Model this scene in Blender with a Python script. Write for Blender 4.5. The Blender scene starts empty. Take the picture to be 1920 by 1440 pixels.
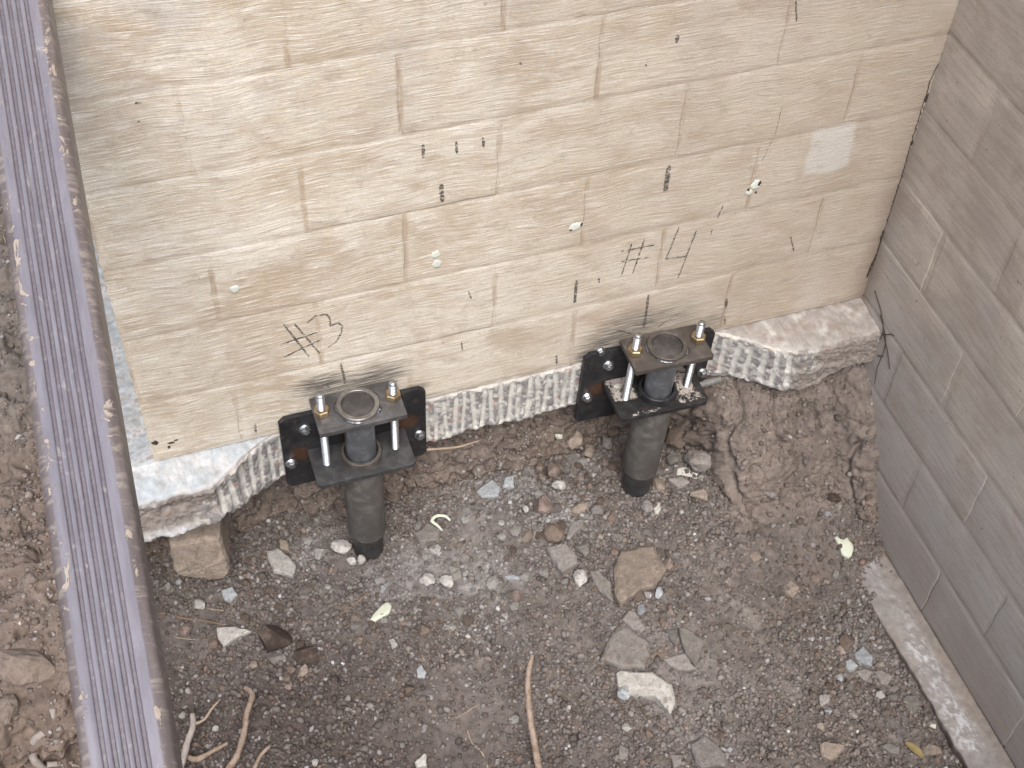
import bpy, bmesh, math, random
import numpy as np
from mathutils import Matrix, Vector

random.seed(7)
rng = np.random.default_rng(11)
scene = bpy.context.scene
COL = scene.collection

# ------------------------------------------------------------------ camera
FPX = 2544.0                                   # focal length in photo pixels (1920 wide)
a_, b_, c_ = (math.radians(v) for v in (40.735, -20.669, 2.781))
def rz3(b): return np.array([[math.cos(b), -math.sin(b), 0], [math.sin(b), math.cos(b), 0], [0, 0, 1]])
CR = rz3(b_) @ np.array([[1, 0, 0], [0, math.cos(a_), -math.sin(a_)], [0, math.sin(a_), math.cos(a_)]]) @ rz3(c_)
CC = np.array([0.0985, -2.03, 2.499])
cam_d = bpy.data.cameras.new('camera'); cam = bpy.data.objects.new('camera', cam_d); COL.objects.link(cam)
cam_d.sensor_fit = 'HORIZONTAL'; cam_d.sensor_width = 36.0; cam_d.lens = FPX / 1920 * 36.0
cam_d.clip_start = 0.05; cam_d.clip_end = 500
M4 = Matrix.Identity(4)
for i in range(3):
    for j in range(3): M4[i][j] = CR[i, j]
    M4[i][3] = CC[i]
cam.matrix_world = M4
scene.camera = cam

# ------------------------------------------------------------------ light
SUN_EL, SUN_AZ = 56.0, -11.0     # azimuth measured from -Y towards +X (soft light from behind the viewer)
world = bpy.data.worlds.new('World'); scene.world = world; world.use_nodes = True
wn = world.node_tree; bg = wn.nodes['Background']
sky = wn.nodes.new('ShaderNodeTexSky'); sky.sky_type = 'NISHITA'; sky.sun_disc = False
sky.sun_elevation = math.radians(SUN_EL)
sd = Vector((math.sin(math.radians(SUN_AZ)) * math.cos(math.radians(SUN_EL)), -math.cos(math.radians(SUN_AZ)) * math.cos(math.radians(SUN_EL)), math.sin(math.radians(SUN_EL))))
sky.sun_rotation = math.atan2(sd.x, sd.y)
sky.air_density = 1.0; sky.dust_density = 4.0; sky.ozone_density = 0.6
wn.links.new(sky.outputs[0], bg.inputs[0]); bg.inputs[1].default_value = 0.14
sl = bpy.data.lights.new('sun', 'SUN'); sun = bpy.data.objects.new('sun', sl); COL.objects.link(sun)
sl.energy = 1.9; sl.angle = math.radians(30); sl.color = (1.0, 0.985, 0.97)
sun.rotation_euler = sd.to_track_quat('Z', 'Y').to_euler()
scene.view_settings.view_transform = 'Standard'; scene.view_settings.look = 'None'
scene.view_settings.exposure = 0.62; scene.view_settings.gamma = 1.0

# ------------------------------------------------------------------ helpers
def ray(px, py):
    v = CR @ np.array([px - 960, 720 - py, -FPX]); return v / np.linalg.norm(v)
def on(px, py, ax, val):
    v = ray(px, py); return CC + v * ((val - CC[ax]) / v[ax])
def onY(px, py, y=0.0): return on(px, py, 1, y)
def onX(px, py, x): return on(px, py, 0, x)
def S(t):
    t = np.clip(t, 0, 1); return t * t * (3 - 2 * t)

def hash3(i, j, k, s=0):
    h = (i.astype(np.int64) * 374761393 + j.astype(np.int64) * 668265263 + k.astype(np.int64) * 2147483647 + s * 1274126177) & 0xffffffff
    h = ((h ^ (h >> 13)) * 1274126177) & 0xffffffff
    h = ((h ^ (h >> 16)) * 2246822519) & 0xffffffff
    return ((h ^ (h >> 15)) & 0xffffff) / float(0xffffff)
def vnoise(x, y, z, s=0):
    i, j, k = np.floor(x), np.floor(y), np.floor(z)
    fx, fy, fz = S(x - i), S(y - j), S(z - k)
    r = 0
    for a in (0, 1):
        for b in (0, 1):
            for c in (0, 1):
                w = (fx if a else 1 - fx) * (fy if b else 1 - fy) * (fz if c else 1 - fz)
                r = r + w * hash3(i + a, j + b, k + c, s)
    return r * 2 - 1
def fbm(x, y, z, f, o=4, s=0, g=0.5):
    x, y, z = (np.asarray(v, float) for v in (x, y, z)); r = 0; amp = 1; t = 0
    for q in range(o):
        r = r + amp * vnoise(x * f, y * f, z * f, s + q); t += amp; amp *= g; f *= 2.03
    return r / t
def worley(x, y, z, f, s=0):
    x, y, z = x * f, y * f, z * f
    i, j, k = np.floor(x), np.floor(y), np.floor(z); d1 = np.full(x.shape, 9.0); cid = np.zeros(x.shape)
    for a in (-1, 0, 1):
        for b in (-1, 0, 1):
            for c in (-1, 0, 1):
                I, J, K = i + a, j + b, k + c
                d = (I + hash3(I, J, K, s) - x) ** 2 + (J + hash3(I, J, K, s + 1) - y) ** 2 + (K + hash3(I, J, K, s + 2) - z) ** 2
                h = hash3(I, J, K, s + 3)
                cid = np.where(d < d1, h, cid); d1 = np.minimum(d, d1)
    return np.sqrt(d1), cid

def tag(o, label=None, cat=None, group=None, kind=None):
    if label: o['label'] = label
    if cat: o['category'] = cat
    if group: o['group'] = group
    if kind: o['kind'] = kind
    return o
def empty(name, loc=(0, 0, 0), rot=(0, 0, 0)):
    o = bpy.data.objects.new(name, None); COL.objects.link(o); o.location = loc; o.rotation_euler = rot; o.empty_display_size = 0.05
    return o
def link(name, me, m=None, parent=None):
    o = bpy.data.objects.new(name, me); COL.objects.link(o)
    if m is not None and not me.materials: me.materials.append(m)
    if parent is not None: o.parent = parent
    return o
def mesh(name, verts, faces, smooth=False):
    me = bpy.data.meshes.new(name); me.from_pydata([tuple(map(float, v)) for v in verts], [], faces)
    if smooth: me.polygons.foreach_set('use_smooth', [True] * len(me.polygons))
    me.update(); return me
def obj(name, bm, m, parent=None, smooth=False, sharp=None):
    bmesh.ops.recalc_face_normals(bm, faces=bm.faces[:])
    me = bpy.data.meshes.new(name); bm.to_mesh(me); bm.free()
    if smooth:
        me.polygons.foreach_set('use_smooth', [True] * len(me.polygons))
        me.set_sharp_from_angle(angle=math.radians(sharp or 35))
    return link(name, me, m, parent)
def grid_mesh(name, P, smooth=True, colors=None, attr=None):
    """P: (rows, cols, 3) array -> one quad sheet"""
    r, c, _ = P.shape
    me = bpy.data.meshes.new(name)
    idx = np.arange(r * c).reshape(r, c)
    q = np.stack([idx[:-1, :-1], idx[:-1, 1:], idx[1:, 1:], idx[1:, :-1]], -1).reshape(-1, 4)
    me.vertices.add(r * c); me.vertices.foreach_set('co', P.reshape(-1).astype(np.float32))
    me.loops.add(q.size); me.loops.foreach_set('vertex_index', q.reshape(-1).astype(np.int32))
    me.polygons.add(len(q)); me.polygons.foreach_set('loop_start', np.arange(0, q.size, 4, dtype=np.int32))
    me.polygons.foreach_set('use_smooth', np.full(len(q), smooth))
    me.update(calc_edges=True); me.validate()
    if colors is not None:
        at = me.color_attributes.new('Col', 'FLOAT_COLOR', 'POINT')
        cc = np.ones((r * c, 4), np.float32); cc[:, :3] = colors.reshape(-1, 3); at.data.foreach_set('color', cc.reshape(-1))
    return me

# node helpers
def new_mat(name):
    m = bpy.data.materials.new(name); m.use_nodes = True
    return m, m.node_tree, m.node_tree.nodes['Principled BSDF']
def nd(nt, t, props=None, **ins):
    n = nt.nodes.new('ShaderNode' + t)
    for k, v in (props or {}).items(): setattr(n, k, v)
    for k, v in ins.items():
        key = int(k[1:]) if k[0] == 'i' and k[1:].isdigit() else k.replace('_', ' ')
        sock = n.inputs[key]
        if hasattr(v, 'is_linked') or isinstance(v, bpy.types.NodeSocket): nt.links.new(v, sock)
        else: sock.default_value = v
    return n
def mth(nt, op, a, b=0.0, c=0.0, clamp=False):
    return nd(nt, 'Math', dict(operation=op, use_clamp=clamp), i0=a, i1=b, i2=c).outputs[0]
def mixc(nt, f, a, b, blend='MIX'):
    n = nt.nodes.new('ShaderNodeMix'); n.data_type = 'RGBA'; n.blend_type = blend; n.clamp_factor = True
    for s, v in ((n.inputs[0], f), (n.inputs[6], a), (n.inputs[7], b)):
        if isinstance(v, bpy.types.NodeSocket): nt.links.new(v, s)
        else: s.default_value = v if not isinstance(v, tuple) or len(v) == 4 else (*v, 1)
    return n.outputs[2]
def ramp(nt, f, lo, hi, a=0.0, b=1.0):
    n = nd(nt, 'MapRange', dict(interpolation_type='SMOOTHSTEP'), i0=f, i1=lo, i2=hi, i3=a, i4=b); return n.outputs[0]
def noise(nt, vec, scale, detail=3.0, rough=0.55, dist=0.0):
    return nd(nt, 'TexNoise', None, Vector=vec, Scale=scale, Detail=detail, Roughness=rough, Distortion=dist).outputs[0]
def pos(nt): return nd(nt, 'NewGeometry').outputs['Position']
def objc(nt): return nd(nt, 'TexCoord').outputs['Object']
def mapv(nt, vec, scale=(1, 1, 1), loc=(0, 0, 0)):
    return nd(nt, 'Mapping', None, Vector=vec, Scale=scale, Location=loc).outputs[0]
def bump(nt, bs, h, dist, strength=1.0, normal=None):
    n = nd(nt, 'Bump', None, Height=h, Distance=dist, Strength=strength)
    if normal is not None: nt.links.new(normal, n.inputs['Normal'])
    nt.links.new(n.outputs[0], bs.inputs['Normal']); return n.outputs[0]
def setc(nt, bs, c): nt.links.new(c, bs.inputs['Base Color']) if isinstance(c, bpy.types.NodeSocket) else setattr(bs.inputs['Base Color'], 'default_value', (*c, 1))

# ------------------------------------------------------------------ materials
BL_, BH_ = 0.406, 0.2013
def wall_material(name, right=False):
    m, nt, bs = new_mat(name)
    p = pos(nt); sx = nd(nt, 'SeparateXYZ', None, i0=p).outputs
    u, v = (sx[1], sx[2]) if right else (sx[0], sx[2])
    # brush direction wanders a little from place to place
    wob = noise(nt, p, 2.3, 2.0)
    wob2 = noise(nt, p, 9.0, 2.0)
    tilt = mth(nt, 'MULTIPLY', mth(nt, 'SUBTRACT', wob, 0.5), 0.07)
    v2 = mth(nt, 'ADD', v, mth(nt, 'ADD', tilt, mth(nt, 'MULTIPLY', wob2, 0.007)))
    vec = nd(nt, 'CombineXYZ', None, X=u, Y=0.0, Z=v2).outputs[0]
    s1 = noise(nt, mapv(nt, vec, (13, 1, 330)), 1.0, 5.0, 0.66)
    s2 = noise(nt, mapv(nt, vec, (24, 1, 800), (3, 0, 7)), 1.0, 3.0, 0.65)
    s3 = noise(nt, mapv(nt, vec, (6, 1, 110), (9, 0, 2)), 1.0, 4.0, 0.62)
    bl = noise(nt, p, 4.2, 7.0, 0.62, 0.4)
    bl2 = noise(nt, mapv(nt, vec, (5, 1, 9), (4, 0, 4)), 1.0, 6.0, 0.62)
    fine = noise(nt, p, 160, 4.0, 0.7)
    # dirt lodged in the joints: a brown band over each bed joint, patchy bands down the head joints
    course = mth(nt, 'DIVIDE', mth(nt, 'ADD', v, 0.6 if right else 0.0), BH_)
    zf = mth(nt, 'FRACT', course); par = mth(nt, 'MODULO', mth(nt, 'FLOOR', course), 2.0)
    hu = mth(nt, 'MULTIPLY', u, -1.0) if right else u
    offs = mth(nt, 'ADD', 0.203, mth(nt, 'MULTIPLY', par, 0.203))
    hf = mth(nt, 'FRACT', mth(nt, 'ADD', mth(nt, 'DIVIDE', mth(nt, 'SUBTRACT', hu, offs), BL_), 10.5))
    hd = mth(nt, 'ABSOLUTE', mth(nt, 'SUBTRACT', hf, 0.5))
    patchy = noise(nt, mapv(nt, p, (9, 9, 9), (1, 6, 3)), 1.0, 4.0, 0.6); wobj = noise(nt, p, 30, 3.0)
    hd = mth(nt, 'ADD', hd, mth(nt, 'MULTIPLY', mth(nt, 'SUBTRACT', wobj, 0.5), 0.02))
    head = mth(nt, 'MULTIPLY', ramp(nt, hd, 0.022, 0.006), ramp(nt, patchy, 0.42, 0.60))
    zw = mth(nt, 'ADD', zf, mth(nt, 'MULTIPLY', mth(nt, 'SUBTRACT', wobj, 0.5), 0.05))
    bed = mth(nt, 'MULTIPLY', mth(nt, 'MULTIPLY', ramp(nt, zw, 0.10, 0.02), ramp(nt, zw, -0.02, 0.012)), ramp(nt, patchy, 0.36, 0.62, 0.15, 1.0))
    lite = mth(nt, 'MULTIPLY', ramp(nt, zw, 0.945, 0.985), ramp(nt, patchy, 0.60, 0.42, 0.1, 1.0))  # pale line where the top bevel catches light, painted into the colour
    if right:
        c = mixc(nt, ramp(nt, bl, 0.35, 0.68), (0.450, 0.396, 0.346), (0.570, 0.508, 0.442))
        c = mixc(nt, mth(nt, 'MULTIPLY', ramp(nt, bl2, 0.46, 0.64), 0.65), c, (0.345, 0.295, 0.255))
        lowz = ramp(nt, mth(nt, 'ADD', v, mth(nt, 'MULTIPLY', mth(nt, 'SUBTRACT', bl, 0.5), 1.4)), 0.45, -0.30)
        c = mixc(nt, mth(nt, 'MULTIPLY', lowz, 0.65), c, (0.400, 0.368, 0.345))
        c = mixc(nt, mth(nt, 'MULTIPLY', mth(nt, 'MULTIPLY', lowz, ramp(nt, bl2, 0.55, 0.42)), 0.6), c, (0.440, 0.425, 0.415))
        c = mixc(nt, mth(nt, 'MULTIPLY', ramp(nt, s1, 0.53, 0.64), 0.40), c, (0.52, 0.47, 0.415))
        c = mixc(nt, mth(nt, 'MULTIPLY', ramp(nt, s3, 0.55, 0.40), 0.30), c, (0.27, 0.232, 0.205))
        c = mixc(nt, mth(nt, 'MULTIPLY', head, 0.30), c, (0.24, 0.185, 0.145)); c = mixc(nt, mth(nt, 'MULTIPLY', bed, 0.40), c, (0.24, 0.20, 0.17)); c = mixc(nt, mth(nt, 'MULTIPLY', lite, 0.5), c, (0.50, 0.46, 0.415))
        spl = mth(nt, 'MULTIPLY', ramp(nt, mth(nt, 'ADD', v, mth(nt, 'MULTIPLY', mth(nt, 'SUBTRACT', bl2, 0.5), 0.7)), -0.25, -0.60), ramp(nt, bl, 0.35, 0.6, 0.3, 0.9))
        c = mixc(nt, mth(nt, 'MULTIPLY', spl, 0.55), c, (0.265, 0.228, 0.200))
        pit = noise(nt, mapv(nt, p, (55, 55, 45)), 1.0, 2.0)
        c = mixc(nt, mth(nt, 'MULTIPLY', ramp(nt, pit, 0.72, 0.77), 0.7), c, (0.17, 0.15, 0.135))
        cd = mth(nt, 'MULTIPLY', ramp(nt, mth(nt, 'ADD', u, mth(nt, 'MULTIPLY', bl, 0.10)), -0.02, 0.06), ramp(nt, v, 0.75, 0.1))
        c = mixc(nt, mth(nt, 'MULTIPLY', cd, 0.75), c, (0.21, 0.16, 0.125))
    else:
        bl3 = noise(nt, mapv(nt, vec, (2.2, 1, 3.4), (1, 0, 8)), 1.0, 9.0, 0.66, 0.6)
        c = mixc(nt, ramp(nt, bl, 0.36, 0.62), (0.575, 0.495, 0.385), (0.68, 0.622, 0.515))
        c = mixc(nt, mth(nt, 'MULTIPLY', ramp(nt, bl3, 0.48, 0.60), 0.65), c, (0.765, 0.722, 0.632))
        c = mixc(nt, mth(nt, 'MULTIPLY', ramp(nt, bl3, 0.47, 0.37), 0.75), c, (0.50, 0.405, 0.295))
        c = mixc(nt, mth(nt, 'MULTIPLY', ramp(nt, bl2, 0.51, 0.64), 0.70), c, (0.47, 0.365, 0.25))
        c = mixc(nt, mth(nt, 'MULTIPLY', ramp(nt, s3, 0.52, 0.36), 0.55), c, (0.50, 0.415, 0.32))
        c = mixc(nt, mth(nt, 'MULTIPLY', ramp(nt, s1, 0.51, 0.61), 0.85), c, (0.86, 0.83, 0.76))
        c = mixc(nt, mth(nt, 'MULTIPLY', ramp(nt, s1, 0.46, 0.36), 0.65), c, (0.45, 0.375, 0.285))
        c = mixc(nt, mth(nt, 'MULTIPLY', ramp(nt, s2, 0.60, 0.70), 0.45), c, (0.84, 0.81, 0.75))
        gr = noise(nt, mapv(nt, p, (1, 1, 1), (7, 3, 1)), 3.0, 8.0, 0.68)
        up = mth(nt, 'MULTIPLY', ramp(nt, gr, 0.48, 0.60), ramp(nt, v, 0.75, 1.15, 0.12, 0.60))
        c = mixc(nt, up, c, (0.50, 0.475, 0.45))
        c = mixc(nt, mth(nt, 'MULTIPLY', head, 0.62), c, (0.40, 0.29, 0.19)); c = mixc(nt, mth(nt, 'MULTIPLY', bed, 0.42), c, (0.42, 0.335, 0.245)); c = mixc(nt, mth(nt, 'MULTIPLY', lite, 0.6), c, (0.83, 0.80, 0.73))
        # grime and painted corner shade: coat greyer and darker towards the inner corner
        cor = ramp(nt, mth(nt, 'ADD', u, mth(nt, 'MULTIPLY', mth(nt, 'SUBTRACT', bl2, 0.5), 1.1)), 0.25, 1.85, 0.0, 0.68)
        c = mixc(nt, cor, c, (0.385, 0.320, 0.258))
        # browner and darker low in the angle of the two walls
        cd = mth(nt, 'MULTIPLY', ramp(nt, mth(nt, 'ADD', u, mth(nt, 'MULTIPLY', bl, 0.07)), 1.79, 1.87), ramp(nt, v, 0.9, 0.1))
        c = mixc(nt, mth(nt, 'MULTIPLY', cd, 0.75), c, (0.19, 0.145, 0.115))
        # paler painted rectangles left by patching
        def rect(x0, x1, z0, z1, soft, col, amt, c):
            wx = mth(nt, 'ADD', u, mth(nt, 'MULTIPLY', mth(nt, 'SUBTRACT', fine, 0.5), 0.012))
            wx = mth(nt, 'ADD', wx, mth(nt, 'MULTIPLY', mth(nt, 'SUBTRACT', wob2, 0.5), 0.04))
            wz = mth(nt, 'ADD', v, mth(nt, 'MULTIPLY', mth(nt, 'SUBTRACT', wob2, 0.5), 0.04))
            f = mth(nt, 'MULTIPLY', ramp(nt, wx, x0 - soft, x0 + soft), ramp(nt, wx, x1 + soft, x1 - soft))
            f = mth(nt, 'MULTIPLY', f, mth(nt, 'MULTIPLY', ramp(nt, wz, z0 - soft, z0 + soft), ramp(nt, wz, z1 + soft, z1 - soft)))
            f = mth(nt, 'MULTIPLY', f, mth(nt, 'ADD', 0.5, s1))
            return mixc(nt, mth(nt, 'MULTIPLY', f, amt), c, col)
        for q in PATCHES: c = rect(*q, c)
        # black primer overspray round the brackets
        for cx, cz, rx, rz, amt in SMUDGES:
            dx = mth(nt, 'DIVIDE', mth(nt, 'SUBTRACT', u, cx), rx); dz = mth(nt, 'DIVIDE', mth(nt, 'SUBTRACT', v, cz), rz)
            d = mth(nt, 'SQRT', mth(nt, 'ADD', mth(nt, 'MULTIPLY', dx, dx), mth(nt, 'MULTIPLY', dz, dz)))
            d = mth(nt, 'ADD', d, mth(nt, 'MULTIPLY', mth(nt, 'SUBTRACT', s3, 0.5), 0.9))
            f = mth(nt, 'MULTIPLY', ramp(nt, d, 1.0, 0.15), mth(nt, 'MULTIPLY', mth(nt, 'ADD', 0.34, mth(nt, 'MULTIPLY', ramp(nt, s1, 0.62, 0.38), mth(nt, 'ADD', 0.35, mth(nt, 'MULTIPLY', bl2, 0.9)))), amt))
            c = mixc(nt, f, c, (0.045, 0.043, 0.045))
    spk = noise(nt, mapv(nt, p, (60, 60, 60), (2, 8, 5)), 1.0, 2.0)
    c = mixc(nt, mth(nt, 'MULTIPLY', ramp(nt, spk, 0.70, 0.76), 0.5), c, (0.28, 0.21, 0.15))
    sed = noise(nt, mapv(nt, p, (14, 14, 20), (5, 1, 2)), 1.0, 9.0, 0.72)
    c = mixc(nt, mth(nt, 'MULTIPLY', ramp(nt, sed, 0.52, 0.66), 0.38), c, (0.33, 0.265, 0.20))
    c = mixc(nt, ramp(nt, fine, 0.3, 0.7, 0.0, 0.22), c, (0.30, 0.26, 0.21))
    setc(nt, bs, c); bs.inputs['Roughness'].default_value = 0.8; bs.inputs['Specular IOR Level'].default_value = 0.25
    h = mth(nt, 'ADD', mth(nt, 'MULTIPLY', s1, 1.0), mth(nt, 'ADD', mth(nt, 'MULTIPLY', s2, 0.35), mth(nt, 'MULTIPLY', fine, 0.25)))
    h = mth(nt, 'ADD', h, mth(nt, 'MULTIPLY', s3, 0.3))
    bump(nt, bs, h, 0.0012 if right else 0.0028, 0.9 if not right else 0.6)
    return m

def col_material(name, rough=0.9, bscale=300, bdist=0.001, var=0.25, spec=0.2, obj_random=False, base=None, spots=None, space='pos'):
    """earth / stone / concrete: colour from the mesh attribute or a constant, mottled by noise"""
    m, nt, bs = new_mat(name)
    p = pos(nt) if space == 'pos' else objc(nt)
    if base is None: c = nd(nt, 'Attribute', dict(attribute_name='Col')).outputs[0]
    else: c = base if isinstance(base, bpy.types.NodeSocket) else nd(nt, 'RGB').outputs[0]
    if base is not None: c.node.outputs[0].default_value = (*base, 1)
    n1 = noise(nt, p, bscale * 0.12, 6.0, 0.65); n2 = noise(nt, p, bscale, 4.0, 0.7)
    f = mth(nt, 'ADD', mth(nt, 'MULTIPLY', n1, 1.3), mth(nt, 'MULTIPLY', n2, 0.7))
    k = nd(nt, 'MapRange', None, i0=f, i1=0.55, i2=1.45, i3=1 - 2 * var, i4=1 + 2 * var).outputs[0]
    if obj_random:
        r = nd(nt, 'ObjectInfo').outputs['Random']
        k = mth(nt, 'MULTIPLY', k, nd(nt, 'MapRange', None, i0=r, i1=0.0, i2=1.0, i3=0.78, i4=1.22).outputs[0])
    vm = nd(nt, 'VectorMath', dict(operation='SCALE'), i0=c, Scale=k).outputs[0]
    c2 = vm
    if spots:
        for sc, lo, hi, colr, amt in spots:
            s = noise(nt, mapv(nt, p, (1, 1, 1), (sc * .37, 5, 2)), sc, 3.0, 0.6)
            c2 = mixc(nt, mth(nt, 'MULTIPLY', ramp(nt, s, lo, hi), amt), c2, colr)
    setc(nt, bs, c2); bs.inputs['Roughness'].default_value = rough; bs.inputs['Specular IOR Level'].default_value = spec
    h = mth(nt, 'ADD', mth(nt, 'MULTIPLY', n1, 1.4), mth(nt, 'MULTIPLY', n2, 0.8))
    bump(nt, bs, h, bdist, 0.9)
    return m

def steel_material(name, base=(0.035, 0.036, 0.04), rough=0.42, metal=0.55, worn=(0.11, 0.11, 0.115), rust=None, mud=None, scratches=True):
    m, nt, bs = new_mat(name)
    p = objc(nt)
    n1 = noise(nt, p, 28, 6.0, 0.65, 0.3); n2 = noise(nt, p, 260, 4.0, 0.65)
    c = mixc(nt, ramp(nt, n1, 0.40, 0.70), base, tuple(v * 1.7 for v in base))
    c = mixc(nt, mth(nt, 'MULTIPLY', ramp(nt, n2, 0.60, 0.74), 0.55), c, worn)
    if scratches:
        sc = noise(nt, mapv(nt, p, (400, 40, 40)), 1.0, 2.0)
        c = mixc(nt, mth(nt, 'MULTIPLY', ramp(nt, sc, 0.70, 0.78), 0.5), c, tuple(min(1, v * 1.8) for v in worn))
    dustn = noise(nt, p, 60, 5.0, 0.7)
    c = mixc(nt, mth(nt, 'MULTIPLY', ramp(nt, dustn, 0.52, 0.75), 0.25), c, (0.24, 0.20, 0.175))
    mv = metal; rv = nd(nt, 'MapRange', None, i0=n1, i1=0.3, i2=0.7, i3=rough - 0.08, i4=rough + 0.14).outputs[0]
    if rust:
        for (cx, cz, r) in rust:
            s = nd(nt, 'SeparateXYZ', None, i0=p).outputs
            dx = mth(nt, 'SUBTRACT', s[0], cx); dz = mth(nt, 'SUBTRACT', s[2], cz)
            d = mth(nt, 'SQRT', mth(nt, 'ADD', mth(nt, 'MULTIPLY', dx, dx), mth(nt, 'MULTIPLY', dz, dz)))
            d = mth(nt, 'ADD', d, mth(nt, 'MULTIPLY', mth(nt, 'SUBTRACT', n1, 0.5), r * 1.6))
            c = mixc(nt, mth(nt, 'MULTIPLY', ramp(nt, d, r, r * 0.2), 0.60), c, (0.13, 0.058, 0.028))
    if mud:
        s = nd(nt, 'SeparateXYZ', None, i0=p).outputs
        mn = noise(nt, p, 75, 5.0, 0.62, 0.6); mn2 = noise(nt, p, 330, 3.0, 0.6, 0.5)
        lump = mth(nt, 'ADD', mth(nt, 'MULTIPLY', mn, 0.6), mth(nt, 'MULTIPLY', mn2, 0.4))
        f = None
        for (x0, x1, y0, y1, th) in mud:
            b = mth(nt, 'MULTIPLY', mth(nt, 'MULTIPLY', ramp(nt, s[0], x0 - .015, x0 + .015), ramp(nt, s[0], x1 + .015, x1 - .015)),
                    mth(nt, 'MULTIPLY', ramp(nt, s[1], y0 - .008, y0 + .008), ramp(nt, s[1], y1 + .008, y1 - .008)))
            g = ramp(nt, mth(nt, 'SUBTRACT', lump, mth(nt, 'MULTIPLY', mth(nt, 'SUBTRACT', 1.0, b), 0.5)), th, th + 0.025)
            f = g if f is None else mth(nt, 'MAXIMUM', f, g)
        c = mixc(nt, f, c, (0.37, 0.335, 0.30))
        mv = mth(nt, 'MULTIPLY', mth(nt, 'SUBTRACT', 1.0, f), metal)
        rv = mth(nt, 'MAXIMUM', rv, mth(nt, 'MULTIPLY', f, 0.92))
        bump(nt, bs, mth(nt, 'ADD', mth(nt, 'MULTIPLY', f, 1.0), mth(nt, 'MULTIPLY', n2, 0.15)), 0.0025, 0.8)
    else:
        bump(nt, bs, mth(nt, 'ADD', n2, n1), 0.0006, 0.5)
    setc(nt, bs, c)
    for sname, v in (('Metallic', mv), ('Roughness', rv)):
        if isinstance(v, bpy.types.NodeSocket): nt.links.new(v, bs.inputs[sname])
        else: bs.inputs[sname].default_value = v
    return m

def metal_plain(name, col, rough, metal=1.0, spot=None):
    m, nt, bs = new_mat(name); p = objc(nt)
    n1 = noise(nt, p, 90, 5.0, 0.7); n2 = noise(nt, p, 420, 3.0, 0.6)
    c = mixc(nt, ramp(nt, n1, 0.40, 0.68), col, spot or tuple(v * 0.6 for v in col))
    setc(nt, bs, c); bs.inputs['Metallic'].default_value = metal
    nt.links.new(nd(nt, 'MapRange', None, i0=n1, i1=0.3, i2=0.7, i3=rough - 0.06, i4=rough + 0.15).outputs[0], bs.inputs['Roughness'])
    bump(nt, bs, n2, 0.0004, 0.5)
    return m

def charcoal_material():
    m, nt, bs = new_mat('charcoal_mark')
    p = pos(nt)
    n = noise(nt, mapv(nt, p, (60, 60, 420)), 1.0, 3.0, 0.6); n2 = noise(nt, p, 500, 2.0)
    a = ramp(nt, mth(nt, 'ADD', mth(nt, 'MULTIPLY', n, 0.75), mth(nt, 'MULTIPLY', n2, 0.25)), 0.43, 0.53)
    setc(nt, bs, (0.085, 0.075, 0.07)); a = mth(nt, 'MULTIPLY', a, 0.88); bs.inputs['Roughness'].default_value = 0.9
    nt.links.new(a, bs.inputs['Alpha'])
    return m

def px2wall(px, py): q = onY(px, py, 0.0); return float(q[0]), float(q[2])
def wrect(px0, py0, px1, py1):
    a = px2wall(px0, py0); b = px2wall(px1, py1)
    return min(a[0], b[0]), max(a[0], b[0]), min(a[1], b[1]), max(a[1], b[1])
PATCHES = [(1.548, 1.660, 0.475, 0.605, 0.008, (0.60, 0.585, 0.55), 0.75),
           (0.745, 0.88, 1.085, 1.20, 0.012, (0.50, 0.50, 0.53), 0.7),
           (1.56, 1.78, 1.045, 1.17, 0.02, (0.36, 0.325, 0.30), 0.7),
           (1.63, 1.70, 0.00, 0.13, 0.03, (0.56, 0.53, 0.49), 0.5)]
SMUDGES = []
for (sx_, sy_, rx_, rz_, am_) in ((600, 722, 0.095, 0.055, 0.95), (715, 700, 0.10, 0.06, 0.8), (560, 782, 0.07, 0.035, 0.9), (780, 726, 0.05, 0.02, 0.9), (660, 720, 0.12, 0.05, 0.75),
                                 (1125, 650, 0.10, 0.075, 0.85), (1180, 612, 0.11, 0.08, 0.7), (1250, 595, 0.13, 0.075, 0.55), (1330, 605, 0.06, 0.05, 0.6), (1100, 668, 0.05, 0.03, 0.8)):
    q_ = px2wall(sx_, sy_); SMUDGES.append((q_[0], q_[1], rx_, rz_, am_))

MAT = {}
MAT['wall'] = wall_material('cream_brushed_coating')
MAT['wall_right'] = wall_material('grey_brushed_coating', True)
MAT['mortar'] = col_material('joint_mortar', bscale=200, bdist=0.001, base=(0.46, 0.375, 0.285))
MAT['mortar_right'] = col_material('grey_joint_mortar', bscale=200, bdist=0.001, base=(0.33, 0.285, 0.245))
MAT['soil'] = col_material('soil', bscale=420, bdist=0.0022, var=0.22, spec=0.1)
MAT['gravel'] = col_material('gravel', bscale=500, bdist=0.0012, var=0.18, spec=0.12)
MAT['concrete'] = col_material('chipped_concrete', bscale=380, bdist=0.0016, var=0.16, spec=0.2)
ST = dict(grey=(0.235, 0.215, 0.20), pale=(0.40, 0.385, 0.36), tan=(0.27, 0.225, 0.185), brown=(0.165, 0.128, 0.105),
          dark=(0.085, 0.064, 0.053), blue=(0.34, 0.36, 0.375), pink=(0.25, 0.195, 0.17), clay=(0.185, 0.148, 0.122), slab=(0.19, 0.175, 0.16), white=(0.55, 0.535, 0.49), speckled=(0.42, 0.405, 0.375))
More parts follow.
